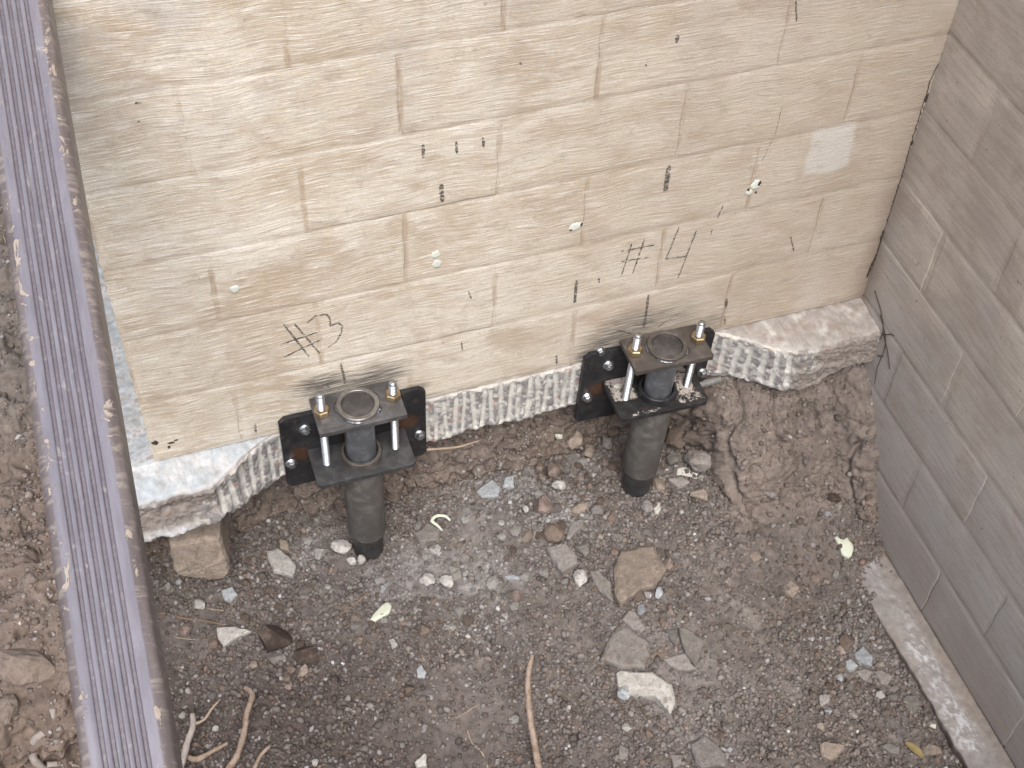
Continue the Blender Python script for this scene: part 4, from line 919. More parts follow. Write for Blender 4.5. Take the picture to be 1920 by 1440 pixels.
SL = [
 (A1((1345, 1040), (1390, 930), (1500, 905), (1595, 895), (1625, 960), (1680, 1050), (1600, 1160), (1500, 1185), (1380, 1270), (1345, 1180)), .038, 'tan', 'big tan slab of broken concrete flat on the pit floor, largest of all'),
 (A1((905, 900), (1030, 880), (1105, 960), (1105, 1010), (1010, 1060), (940, 975)), .045, 'grey', 'blocky grey stone just below the round fibrous brown clod'),
 (A1((1180, 1060), (1240, 1055), (1320, 1130), (1340, 1260), (1250, 1190)), .02, 'slab', 'dark grey flake tucked against the left edge of the big tan slab'),
 (A1((1035, 850), (1070, 750), (1140, 720), (1150, 760), (1060, 860)), .02, 'grey', 'long grey sliver lying right of the round fibrous brown clod'),
 (A1((460, 550), (560, 470), (610, 520), (600, 580), (490, 590)), .02, 'blue', 'pale bluish flat chip in the whitish dust under the ribbed concrete'),
 (A1((625, 520), (640, 460), (700, 445), (700, 520)), .02, 'blue', 'small pale bluish chip standing right of a larger flat bluish chip'),
 (A1((965, 225), (1010, 230), (1090, 310), (1165, 380), (1120, 395), (1060, 370)), .016, 'slab', 'dark grey pointed shard sloping down the bank left of the right pier'),
 (A1((1595, 630), (1650, 620), (1645, 680), (1615, 720)), .012, 'white', 'small white sharp shard in front of the right pier pipe'),
 (A1((1750, 405), (1800, 395), (1900, 450), (1915, 480), (1860, 465), (1745, 440)), .012, 'white', 'white splintered chip in front of the big grey rock right of the #4 pier'),
 (A1((1690, 470), (1780, 455), (1830, 490), (1760, 530)), .02, 'grey', 'flat grey stone below the white splintered chip'),
 (A1((65, 820), (140, 750), (225, 790), (215, 860), (90, 875)), .022, 'slab', 'dark flat stone under the pale foam curl'),
 (A1((150, 910), (210, 890), (250, 920), (220, 960), (165, 940)), .015, 'pale', 'pale grey flat chip just below the dark stone by the foam curl'),
 (A1((640, 1095), (690, 1085), (760, 1105), (720, 1118), (655, 1115)), .01, 'blue', 'thin bluish leaf shaped chip in the middle of the pit'),
 (A4((20, 770), (90, 610), (160, 560), (230, 590), (320, 660), (325, 740), (290, 825), (150, 815)), .035, 'slab', 'dark grey slab with five sides, just above the white bent slab'),
 (A4((120, 850), (140, 830), (340, 845), (400, 890), (460, 930), (480, 1030), (445, 1110), (350, 1000), (330, 995), (200, 975), (130, 930)), .034, 'speckled', 'white speckled bent slab like a boomerang on the dirt'),
 (A4((500, 575), (530, 570), (660, 650), (655, 680), (600, 810), (540, 720)), .03, 'slab', 'grey triangular slab leaning on a flat grey piece, right of the dark five sided slab'),
 (A4((400, 765), (540, 735), (605, 830), (560, 838), (490, 830)), .018, 'grey', 'flat grey piece lying under the leaning triangular slab'),
 (A4((415, 590), (495, 590), (470, 680), (450, 650)), .014, 'slab', 'small grey flake left of the top of the leaning triangular slab'),
 (A4((325, 745), (400, 690), (440, 720), (400, 770), (330, 778)), .014, 'brown', 'brown earthy flake between the dark slab and the triangular slab'),
 (A4((575, 1290), (660, 1230), (740, 1290), (795, 1360), (790, 1420), (640, 1435), (600, 1400)), .036, 'grey', 'large rounded grey stone at the bottom edge below the long twig'),
 (A4((150, 520), (190, 465), (235, 480), (300, 580), (270, 600), (215, 580)), .035, 'grey', 'two toned pyramid stone resting on top of the dark five sided slab'),
 (A4((60, 545), (110, 555), (100, 590), (75, 580)), .01, 'blue', 'small bluish chip at the upper left corner of the dark five sided slab'),
 (A4((920, 115), (990, 110), (1010, 145), (965, 180)), .015, 'tan', 'tan triangular chip alone on bare dirt right of the big tan slab'),
 (A4((135, 1295), (195, 1320), (185, 1385), (135, 1380)), .02, 'grey', 'square grey stone at the bottom left of the long twig'),
 (A4((450, 1355), (515, 1360), (520, 1410), (470, 1440)), .02, 'grey', 'square grey stone left of the large rounded stone at the bottom edge'),
 (A4((885, 890), (910, 880), (965, 935), (950, 955), (895, 940)), .012, 'slab', 'half buried dark grey chip right of the white bent slab'),
 (A4((1115, 320), (1190, 290), (1240, 330), (1200, 395)), .012, 'tan', 'half buried dull stone between the big tan slab and the right wall'),
 (AU((170, 1160), (210, 1135), (385, 1170), (380, 1200), (320, 1270), (270, 1295), (190, 1265)), .035, 'tan', 'squarish brown grey stone at the bottom right, apart from others'),
 (AU((465, 380), (540, 320), (630, 420), (620, 490), (560, 480), (480, 430)), .03, 'blue', 'biggest bluish lump in the heap beside the right ledge'),
 (AU((390, 450), (430, 435), (500, 490), (440, 545), (395, 510)), .022, 'blue', 'bluish chip just left below the biggest bluish lump'),
 (AU((475, 540), (560, 520), (625, 540), (575, 630), (530, 600)), .024, 'grey', 'grey heart shaped stone below the biggest bluish lump'),
 (AU((635, 540), (700, 530), (800, 580), (750, 665), (690, 640)), .026, 'grey', 'pale speckled wedge stone, right of the grey heart shaped stone'),
 (AU((880, 770), (920, 740), (1020, 745), (1025, 840), (980, 920), (920, 860)), .03, 'slab', 'smooth grey wedge pointing down beside the right ledge'),
 (AU((740, 690), (830, 650), (860, 660), (820, 720)), .02, 'slab', 'dark grey stone above the smooth grey wedge by the ledge'),
 (AU((655, 715), (700, 700), (735, 760), (700, 770), (650, 750)), .018, 'pale', 'pale chip left of the dark grey stone by the ledge'),
 (AU((525, 1130), (600, 1085), (660, 1130), (620, 1170), (540, 1165)), .012, 'grey', 'half buried grey stone up and left of the dry leaf'),
 (AU((700, 1180), (760, 1150), (855, 1195), (850, 1245), (770, 1235)), .016, 'grey', 'half buried lumpy stone just left of the dry leaf'),
 (AU((1105, 985), (1140, 975), (1170, 1000), (1165, 1030), (1120, 1015)), .012, 'white', 'small white chip close to the ledge, above the large oval stone'),
 (AV((720, 100), (790, 85), (860, 140), (900, 200), (880, 260), (760, 225)), .03, 'pale', 'pale stone blotched with brown, standing left of the #3 pier foot'),
 (AV((800, 30), (850, 45), (860, 105), (800, 90)), .02, 'tan', 'tan triangular stone behind the blotched pale stone'),
 (AV((440, 345), (510, 325), (540, 370), (500, 415), (460, 400)), .022, 'blue', 'bluish white stone below the big block under the footing'),
 (AV((412, 575), (530, 565), (625, 595), (520, 640), (455, 690), (420, 640)), .022, 'pale', 'pale grey flake with a sharp right tip beside the dark clod'),
 (AV((1415, 350), (1445, 305), (1475, 310), (1430, 372)), .009, 'blue', 'small bluish grey sliver above the foam peanut'),
 (AV((1470, 650), (1500, 640), (1530, 690), (1490, 710)), .014, 'pale', 'small pale rectangular chip below the foam peanut'),
 (AV((1640, 830), (1670, 805), (1700, 850), (1690, 885), (1645, 880)), .014, 'blue', 'small bluish square chip left of the upright root'),
 (AV((1630, 1400), (1690, 1345), (1702, 1360), (1702, 1425), (1640, 1430)), .022, 'white', 'whitish stone at the bottom edge left of the upright root'),
]
for k, (poly, t, m, label) in enumerate(SL): slab(poly, t, m, 'stone', label, seed=k + 5)
def z1(x, y): return 760 + x / 3.4286, 760 + y / 3.4286
def z4(x, y): return 1120 + x / 3.2727, 1000 + y / 3.2727
def zU(x, y): return 1500 + x / 4.571, 1140 + y / 4.571
def zV(x, y): return 280 + x / 3.273, 1000 + y / 3.273
RK = [
 (z1(880, 640), 23, 22, 'pink', 'pinkish rounded rock beside a small white pebble, mid pit'),
 (z1(778, 672), 7.5, 8, 'white', 'small white pebble left of the pinkish rounded rock'),
 (z1(1115, 660), 19, 14, 'tan', 'brownish rock between the pinkish rock and the right pier foot'),
 (z1(1235, 680), 16, 12, 'grey', 'grey angular rock right of the brownish rock, before the right pier'),
 (z1(1320, 725), 12, 12, 'brown', 'round brown clod in front of the right pier foot'),
 (z1(1120, 1115), 16, 18, 'pale', 'pale rounded stone at the left of the big tan slab'),
 (z1(1030, 1130), 10, 9, 'grey', 'small grey stone left of the pale rounded stone'),
 (z1(1150, 930), 20, 17, 'slab', 'dark craggy stone right of the blocky grey stone'),
 (z1(1340, 945), 10, 10, 'brown', 'brown pebble at the upper left corner of the big tan slab'),
 (z1(1690, 1030), 12, 18, 'pink', 'reddish brown stone against the right side of the big tan slab'),
 (z1(1500, 1235), 13, 12, 'brown', 'round brown stone under the lower edge of the big tan slab'),
 (z1(1560, 1215), 8, 8, 'pale', 'small pale cube stone under the lower edge of the big tan slab'),
 (z1(1625, 1210), 10, 13, 'blue', 'small bluish stone under the right corner of the big tan slab'),
 (z1(1095, 200), 18, 24, 'tan', 'squarish tan clod under the left corner of the right bracket plate'),
 (z1(1165, 300), 14, 16, 'tan', 'rounded tan clod below the squarish clod near the right bracket'),
 (z1(985, 185), 12, 11, 'foam', 'pale greenish lump wedged under the ribbed concrete by the right bracket'),
 (z1(870, 395), 11, 13, 'brown', 'brown stone at the foot of the bank, leftmost of three'),
 (z1(955, 410), 14, 15, 'pink', 'reddish stone at the foot of the bank, middle of three'),
 (z1(1040, 415), 9.5, 9.5, 'grey', 'roundish grey stone at the foot of the bank, rightmost of three'),
 (z1(880, 460), 8, 8, 'tan', 'small tan pebble below the three stones at the bank foot'),
 (z1(990, 510), 15, 11, 'pale', 'pale stone with a white edge, left of the right pier foot'),
 (z1(1290, 240), 12, 14, 'slab', 'dark round stone in the hollow left of the right pier pipe'),
 (z1(1340, 170), 13, 12, 'brown', 'brown clod up against the underside of the right bracket'),
 (z1(1745, 222), 23, 25, 'brown', 'egg shaped brown rock right behind the right pier pipe'),
 (z1(1730, 345), 15, 12, 'slab', 'dark stone below the egg shaped brown rock'),
 (z1(1895, 345), 31, 22, 'grey', 'big rough grey rock right of the #4 pier foot'),
 (z1(1625, 510), 15, 15, 'tan', 'tan angular stone touching the right pier foot'),
 (z1(1545, 655), 17, 13, 'grey', 'grey blue stone left of the small white shard'),
 (z1(1890, 575), 19, 16, 'tan', 'dull earthy clod right of the small white shard'),
 (z1(610, 755), 11, 11, 'pale', 'pale triangular stone right of the foam curl'),
 (z1(140, 1125), 17, 12, 'pale', 'leftmost pale stone in the whitish chip patch below the #3 pier'),
 (z1(262, 1135), 15, 12, 'pale', 'second pale stone in the whitish chip patch below the #3 pier'),
 (z1(1255, 845), 7, 7, 'tan', 'small tan pebble above the craggy dark stone'),
 (z1(1408, 870), 7, 7, 'tan', 'small tan pebble above the big tan slab'),
 (z1(710, 1235), 12, 12, 'pink', 'small rust edged stone on the dirt at the centre of the pit'),
 (z4(165, 990), 14, 13, 'blue', 'bluish white lump under the left end of the white bent slab'),
 (z4(180, 1200), 14, 9, 'pale', 'pale stone below the long twig near its left end'),
 (z4(315, 1228), 10, 8, 'brown', 'brown pebble under the middle of the long twig'),
 (z4(550, 1245), 9, 10, 'grey', 'grey stone under the long twig above the bottom rounded stone'),
 (z4(760, 1240), 10, 12, 'brown', 'brown stone right above the large rounded stone at the bottom edge'),
 (z4(815, 1325), 7, 7, 'blue', 'small bluish pebble right of the large rounded stone at the bottom edge'),
 (z4(445, 480), 9, 7, 'tan', 'oval tan pebble right of the big tan slab corner'),
 (z4(278, 470), 10, 10, 'blue', 'whitish blue stone between the big tan slab and the pyramid stone'),
 (z4(400, 545), 7, 13, 'brown', 'long brown stone above the leaning triangular slab'),
 (z4(480, 708), 5, 8, 'pink', 'tiny reddish stone left of the leaning triangular slab'),
 (z4(1380, 1030), 15, 13, 'grey', 'round grey stone with bluish chips around it, right of centre'),
 (z4(1412, 1095), 10, 9, 'blue', 'bluish chip under the round grey stone, right of centre'),
 (z4(1398, 985), 8, 6, 'pale', 'pale chip above the round grey stone, right of centre'),
 (zU(410, 300), 17, 20, 'brown', 'half buried brown boulder behind the biggest bluish lump'),
 (zU(800, 455), 11, 10, 'grey', 'grey stone at the right of the heap, nearest the ledge'),
 (zU(690, 490), 10, 9, 'tan', 'tan lump in the heap right of the biggest bluish lump'),
 (zU(345, 365), 9, 9, 'tan', 'tan stone left of the biggest bluish lump'),
 (zU(625, 295), 8, 7, 'pink', 'reddish round stone above the biggest bluish lump'),
 (zU(330, 605), 9, 8, 'blue', 'pale bluish crumb left below the heap by the ledge'),
 (zU(790, 765), 12, 9, 'slab', 'dark stone touching the left of the smooth grey wedge'),
 (zU(1110, 1210), 25, 18, 'tan', 'large smooth oval stone under the tip of the dry leaf'),
 (zU(1355, 1312), 6, 5, 'pale', 'small pale pebble at the bottom right beside the ledge'),
 (zU(1390, 1340), 6, 6, 'tan', 'small tan pebble at the bottom right beside the ledge'),
 (zU(180, 1030), 10, 10, 'tan', 'small tan stone above the squarish stone at the bottom right'),
 (zV(1050, 120), 17, 16, 'pale', 'grey white stone left of the #3 pier foot, lower of two'),
 (zV(1180, 75), 22, 17, 'pale', 'crumbly white stone touching the left of the #3 pier foot'),
 (zV(1240, 165), 11, 10, 'pale', 'pale chip in front of the #3 pier foot, left one'),
 (zV(1305, 155), 10, 12, 'pale', 'pale chip in front of the #3 pier foot, right one'),
 (zV(305, 440), 13, 11, 'pale', 'gnarled pale stone near the downspout with a twig beside it'),
 (zV(765, 650), 36, 27, 'dark', 'big dark moist earth clod in the left of the pit'),
 (zV(965, 750), 25, 19, 'dark', 'smaller dark moist earth clod right of the biggest dark clod'),
 (zV(770, 765), 23, 10, 'slab', 'half buried grey stone under the two dark clods'),
 (zV(870, 835), 12, 10, 'brown', 'brown stone below the smaller dark clod, left one'),
 (zV(945, 845), 12, 12, 'tan', 'tan brown angular stone below the smaller dark clod'),
 (zV(640, 810), 9, 9, 'tan', 'small tan lump below the biggest dark clod'),
 (zV(840, 885), 9, 8, 'brown', 'small brown pebble under the stones below the dark clods'),
 (zV(855, 938), 7, 8, 'pink', 'small reddish pebble under the stones below the dark clods'),
 (zV(1590, 960), 14, 9, 'brown', 'brown flat clod left of the upright root'),
 (zV(1020, 1405), 8, 7, 'pale', 'small pale stone at the bottom between the roots'),
 (zV(225, 590), 15, 13, 'pink', 'reddish earth clod beside the downspout'),
 (zV(400, 670), 12, 12, 'brown', 'brown clod left of the pale grey flake'),
 (zV(1690, 600), 14, 14, 'brown', 'dark brown clod right of the foam peanut'),
 ((1445, 925), 19, 11, 'grey', 'flat grey stone at the foot of the corner bank'),
 ((1535, 937), 8, 8, 'tan', 'small tan stone left of the charred lump in the corner'),
 ((1572, 950), 9, 9, 'grey', 'small grey stone right below the charred lump in the corner'),
 ((1552, 962), 7, 8, 'blue', 'small bluish stone below the charred lump in the corner'),
 ((1528, 1085), 12, 10, 'brown', 'brown round clod on the dirt left of the ledge'),
 ((1549, 1090), 7, 6, 'tan', 'tan pebble right of the brown round clod by the ledge'),
 ((1270, 822), 16, 10, 'brown', 'brown clod low behind the right pier, partly hidden'),
]
for k, ((px, py), rx, ry, m, label) in enumerate(RK):
    rock(px, py, rx, ry, m, 'stone' if m not in ('dark',) else 'earth_clod', label, 'stone' if m != 'dark' else 'clod', cuts=15 if m != 'brown' else 11, depth=(.45, .85), rough=0.12 if m in ('dark', 'brown') else 0.08, seed=k + 31, smooth=False)
o_ = rock(*z1(952, 825), 22, 20, 'brown', 'earth_clod', 'round fibrous brown clod in the middle of the pit', 'clod', cuts=2, rough=0.16, seed=501, sub=3)
o_ = rock(1562, 934, 17, 9, 'dark', 'charred_lump', 'black charred lump at the foot of the corner bank', 'lump', cuts=10, rough=.15, seed=502)
# the block wedged under the left end of the footing
def wedge_block():
    fr = [(317, 1022), (326, 1074), (340, 1082), (394, 1089), (421, 1087), (431, 1076), (428, 1050), (412, 1008)]
    yv_ = -0.075; F0 = [onY(px, py, yv_ - 0.02 * (py - 1010) / 75) for px, py in fr]
    c = np.mean(F0, axis=0); r = random.Random(4); V = []; out = []
    for k, (a, b) in enumerate(zip(F0, F0[1:] + F0[:1])):
        for i in range(4): out.append(a + (b - a) * i / 4 + np.array([r.uniform(-.002, .002), 0, r.uniform(-.002, .002)]) * (i > 0))
    n = len(out)
    for s_, dy in ((.0, -.004), (.55, -.002), (.9, .0), (1.0, .008), (1.02, .05), (.95, .12)):
        for p in out:
            q = c + (p - c) * s_; V.append((q[0] - c[0] + (0.02 * max(0, dy) / .1), q[1] - c[1] + dy + r.uniform(-.0018, .0018), q[2] - c[2] + r.uniform(-.001, .001)))
    F = [(k * n + i, (k + 1) * n + i, (k + 1) * n + (i + 1) % n, k * n + (i + 1) % n) for k in range(5) for i in range(n)]
    o = link('stone', mesh('stone', V, F), MAT['tan']); o.location = c; tag(o, 'large squared stone block wedged under the left end of the footing', 'stone')
wedge_block()

bmk = rock_verts(ICO2[0], 640, 12, .08, (.5, .85)); bmk = bmk / np.abs(bmk).max(axis=0) * np.array([.0155, .011, .008])
o_ = link('stone', mesh('stone', bmk, ICO2[1]), MAT['pale']); o_.location = (1.135, -.040, L4[2] + .009); tag(o_, 'small pale pebble resting on the muddy seat plate under the #4 mark', 'stone')
# pieces of pale foam
def foam(poly, t, label, name='foam_scrap'):
    o = slab(poly, t, 'foam', name, label, 'foam scrap', .1, .15); me = o.data; me.polygons.foreach_set('use_smooth', [True] * len(me.polygons)); return o
foam(AV((1350, 533), (1365, 505), (1395, 470), (1410, 455), (1445, 422), (1470, 418), (1487, 440), (1472, 488), (1440, 505), (1420, 515), (1385, 535)), .016, 'pale green foam peanut lying in the left half of the pit')
foam([(1500 + x / 2.571, 880 + y / 2.571) for x, y in ((164, 325), (176, 318), (186, 336), (212, 336), (228, 326), (240, 345), (252, 352), (260, 380), (252, 408), (238, 417), (205, 402), (190, 370), (178, 345))], .02, 'white foam blob lying on dirt at the end of the ledge')

def tube(pts, radii, name, m, label=None, cat=None, group=None, seg=9, seed=0, rough=0.12, parent=None):
    r = random.Random(seed); P_ = [Vector(p) for p in pts]; fine = []; rad = []
    for i in range(len(P_) - 1):
        p0 = P_[max(0, i - 1)]; p1 = P_[i]; p2 = P_[i + 1]; p3 = P_[min(len(P_) - 1, i + 2)]
        n = max(2, int((p2 - p1).length / (0.008 if radii[0] > .002 else .012)))
        for k in range(n):
            t = k / n; fine.append(0.5 * ((2 * p1) + (p2 - p0) * t + (2 * p0 - 5 * p1 + 4 * p2 - p3) * t * t + (3 * p1 - p0 - 3 * p2 + p3) * t ** 3)); rad.append(radii[i] + (radii[i + 1] - radii[i]) * t)
    fine.append(P_[-1]); rad.append(radii[-1]); V = []; F = []
    for i, c in enumerate(fine):
        d = (fine[min(i + 1, len(fine) - 1)] - fine[max(i - 1, 0)]).normalized(); a = d.cross(Vector((0.3, 0.2, 1))).normalized(); b = d.cross(a); kk = rad[i] * (1 + rough * r.uniform(-1, 1))
        for q in range(seg):
            an = 2 * math.pi * q / seg; V.append(c + (a * math.cos(an) + b * math.sin(an)) * kk * (1 + rough * 0.5 * r.uniform(-1, 1)))
    for i in range(len(fine) - 1):
        for q in range(seg): F.append((i * seg + q, i * seg + (q + 1) % seg, (i + 1) * seg + (q + 1) % seg, (i + 1) * seg + q))
    F.append(tuple(range(seg - 1, -1, -1))); F.append(tuple((len(fine) - 1) * seg + q for q in range(seg)))
    org = fine[0].copy(); o = link(name, mesh(name, [v - org for v in V], F, True), MAT[m], parent); o.location = org
    if label: tag(o, label, cat, group)
    return o
def gtube(pix, rpx, name, m, label, cat, ups=None, seed=0, seg=8, rough=0.12, parent=None):
    pts = []
    for i, (px, py) in enumerate(pix):
        u = (ups[i] if ups else None); u = rpx[i] * 0.0011 * 0.7 if u is None else u; pts.append(hit(px, py, u))
    return tube(pts, [q * 0.00115 for q in rpx], name, m, label, cat, None, seg, seed, rough, parent)
gtube([z1(238, 806), z1(205, 770), z1(170, 745), z1(190, 716), z1(225, 708), z1(262, 715), z1(290, 742)], [2.6, 3.4, 4.4, 4.2, 4.0, 3.6, 2.6], 'foam_curl', 'foam', 'pale curled strip of foam on a dark flat stone', 'foam scrap', seed=1, rough=.06, ups=[.012, .024, .03, .03, .028, .022, .014])
# roots sticking out of the near bank
gtube([zV(585, 945), zV(632, 990), zV(600, 1100), zV(580, 1230), zV(535, 1370), zV(470, 1480), (410, 1520)], [4.5, 6.2, 6.5, 6.8, 7.2, 7.5, 7.5], 'root', 'root', 'thick bent brown root at the bottom left, tallest of its bunch', 'root', [.05, .05, .05, .05, .045, .035, -.01], 2)
r2 = gtube([zV(265, 1105), zV(268, 1180), zV(232, 1290), zV(205, 1400), (330, 1470), (320, 1500)], [6, 6.5, 6.8, 7, 7, 7], 'root', 'root_grey', 'stubby grey brown root beside the downspout at the bottom left', 'root', [.06, .055, .05, .04, .02, -.01], 3)
gtube([zV(435, 1018), zV(380, 1080), zV(340, 1140), zV(292, 1165), zV(268, 1170)], [1.6, 2.4, 2.8, 3.0, 3.2], 'root', 'straw', 'thin forked rootlet beside the stubby grey brown root', 'root', [.06, .058, .056, .054, .052], 4)
gtube([zV(482, 1285), zV(400, 1330), zV(290, 1388), zV(222, 1368), zV(180, 1400)], [3.2, 5, 6.2, 6.4, 6], 'root', 'root', 'orange brown root lying across behind the stubby root', 'root', [.02, .02, .02, .02, .015], 5)
gtube([zV(745, 1300), zV(690, 1355), zV(645, 1440), zV(620, 1500)], [2.6, 4, 4.8, 5], 'root', 'root', 'short pale tipped root at the bottom left, right of the tallest root', 'root', [.03, .03, .02, -.01], 6)
gtube([(998, 1228), (991, 1262), (990, 1300), (994, 1345), (1003, 1400), (1012, 1450), (1018, 1490)], [4.6, 5.8, 6.2, 6.6, 7.2, 7.6, 7.8], 'root', 'root', 'straight upright pale root at the bottom middle of the picture', 'root', [.16, .145, .125, .10, .07, .03, -.03], 7, rough=.05)
gtube([(98, 1328), (95, 1362), (64, 1388), (62, 1420), (85, 1445), (110, 1470)], [7, 7.5, 8.5, 8.5, 8, 7], 'root', 'root_grey', 'thick grey hooked root left of the downspout', 'root', [.03, .05, .06, .06, .03, -.01], 8)
gtube([(100, 1345), (120, 1352), (142, 1358), (170, 1362)], [5, 5, 5, 5], 'root', 'root', 'brown root running under the downspout from the grey hooked root', 'root', [.04, .03, .02, .01], 9)
gtube([(88, 1434), (120, 1432), (146, 1440), (190, 1450)], [6, 6, 5.5, 5], 'root', 'root_grey', 'grey root at the very bottom left, leading under the downspout', 'root', [.05, .04, .03, .02], 10)
gtube([(0, 938), (35, 946), (62, 945), (88, 926)], [2, 2.6, 2.6, 2], 'root', 'root', 'thin curved root on the soil left of the downspout', 'root', [.01, .012, .012, .008], 11)
gtube([(6, 440), (14, 462), (24, 470), (40, 492), (60, 510)], [1.2, 1.5, 1.6, 1.4, 1], 'twig', 'straw', 'looped pale rootlet on far soil left of the downspout', 'twig', None, 12)
# twigs on the floor
TW = [([z4(45, 1025), z4(100, 1022), z4(200, 1100), z4(300, 1140), z4(450, 1190), z4(600, 1210), z4(800, 1190), z4(948, 1183)], 1.7, 'twig', 'longest curved twig, lying below the white bent slab'),
 ([z4(90, 1015), z4(130, 1040), z4(200, 1100)], 2.3, 'twig', 'knobbly twig end beside the left tip of the longest curved twig'),
 ([z4(180, 1300), z4(250, 1330), z4(350, 1350), z4(440, 1380), z4(510, 1430)], .9, 'straw', 'hair thin rootlet at the bottom below the longest twig'),
 ([zV(1350, 362), zV(1250, 440), zV(1160, 510), zV(1080, 570), zV(1010, 618)], 2.6, 'twig', 'straight brown twig running down left from the foam peanut'),
 ([zV(1088, 482), zV(1050, 540), zV(1000, 620), zV(975, 665)], 1.5, 'twig', 'thin twig crossing the lower end of the straight brown twig'),
 ([zV(355, 462), zV(420, 470), zV(500, 485), zV(578, 512)], 1.6, 'straw', 'pale twig right of the gnarled pale stone'),
 ([zV(50, 490), zV(120, 495), zV(200, 520), zV(330, 535), zV(450, 560)], 3.0, 'twig', 'thick dark twig coming out from under the downspout'),
 ([zV(150, 635), zV(250, 650), zV(350, 656)], 1.3, 'straw', 'pale thin straw beside the reddish clod near the downspout'),
 ([zV(1222, 768), zV(1228, 830), zV(1220, 915)], 1.0, 'twig', 'fine upright rootlet at the upper end of the rootlet tangle'),
 ([zV(1225, 1180), zV(1245, 1080), zV(1262, 980), zV(1310, 900), zV(1370, 845)], 1.3, 'twig', 'longest rootlet of the tangle left of the upright root'),
 ([zV(1200, 960), zV(1245, 1030), zV(1300, 1000)], .9, 'straw', 'tiny crossing rootlet of the tangle left of the upright root'),
 ([zV(545, 390), zV(510, 440), zV(478, 480)], 1.0, 'straw', 'fine straw leaning by the bluish white stone'),
 ([zV(655, 490), zV(700, 525), zV(738, 556)], .9, 'straw', 'fine straw above the big dark moist clod'),
 ([zV(920, 690), zV(940, 660), zV(962, 635)], .9, 'straw', 'fine straw between the two dark clods'),
 ([zV(1160, 1325), zV(1200, 1365), zV(1240, 1420)], 1.1, 'twig', 'short dark twig near the bottom left of the upright root'),
 ([(875, 1365), (885, 1393), (905, 1412), (915, 1440)], 1.2, 'straw', 'pale forked rootlet at the bottom left of the upright root'),
 ([(898, 1402), (905, 1415), (914, 1440)], 1.0, 'straw', 'second pale rootlet at the bottom left of the upright root'),
 ([(808, 1341), (838, 1346), (862, 1343), (885, 1328), (903, 1320)], 1.3, 'straw', 'wavy pale rootlet on the dark soil left of the upright root'),
 ([(833, 1316), (848, 1342), (866, 1372)], 1.0, 'twig', 'pine needle crossing the wavy pale rootlet'),
 ([(872, 1125), (885, 1138), (900, 1152)], .8, 'twig', 'fine dark needle at the centre of the pit'),
 ([(788, 1228), (805, 1215), (830, 1195)], .9, 'twig', 'fine dark needle left of the upright root'),
 ([(850, 843), (880, 832), (905, 827), (912, 815)], 2.2, 'straw', 'pale root crossing the earth bank under the ribbed concrete')]
for k, (pts, rp, m, lab) in enumerate(TW):
    gtube(pts, [rp * (1 - .35 * i / max(1, len(pts) - 1)) for i in range(len(pts))], 'twig', m, lab, 'twig', None, k + 70, 6, .15)
# root crossing the bank beside the left bracket, and rootlets in the wall corner
pb = [onY(px, py, yv_) for px, py, yv_ in ((800, 843, -.006), (830, 841, -.004), (858, 838, .0), (880, 832, .004), (900, 826, .01))]
tube(pb, [.0030, .0032, .0030, .0024, .0016], 'root', 'straw', 'pale wavy root hanging across the earth bank right of the #3 bracket', 'root', None, 7, 91)
for k, pts in enumerate((((1640, 545), (1652, 585), (1656, 620), (1648, 640)), ((1650, 590), (1660, 630), (1658, 655), (1645, 690), (1640, 720)), ((1655, 620), (1664, 660), (1668, 692)), ((1656, 628), (1670, 627), (1676, 630)), ((1645, 667), (1656, 668)))):
    tube([onX(px, py, 1.8245) for px, py in pts], [.0015, .0013, .0011, .0009, .0008][:len(pts)], 'rootlet', 'dark_root', ('dark rootlet clump hanging in the corner by the footing end', 'dark rootlet drooping lowest in the wall corner', 'thin rootlet running right onto the right wall', 'tiny rootlet sticking straight out on the right wall', 'tiny knotted rootlet low in the wall corner')[k], 'root', None, 6, 95 + k)
# dry leaf
def leaf():
    a, b = hit(*zU(895, 1150), .012), hit(*zU(1062, 1290), .012); d = Vector(b - a); L = d.length; d.normalize(); s_ = d.cross(Vector((0, 0, 1))).normalized()
    V = []; F = []; n = 10
    for i in range(n + 1):
        t = i / n; w = 0.0105 * math.sin(math.pi * min(1, t * .93 + .04)) ** .8
        for q, j in ((-1, .004), (-.5, .001), (0, -.001), (.5, .001), (1, .004)):
            V.append(d * L * t + s_ * w * q + Vector((0, 0, j * (w / .0105) + .006 * math.sin(t * 3) + .0006 * (i % 2))))
    for i in range(n):
        for q in range(4): F.append((i * 5 + q, i * 5 + q + 1, i * 5 + q + 6, i * 5 + q + 5))
    me = mesh('dry_leaf', V, F, True); o = link('dry_leaf', me, MAT['leaf']); o.location = a; so = o.modifiers.new('thick', 'SOLIDIFY'); so.thickness = .0005
    tag(o, 'yellowish dry leaf beside the large oval stone', 'leaf')
leaf()

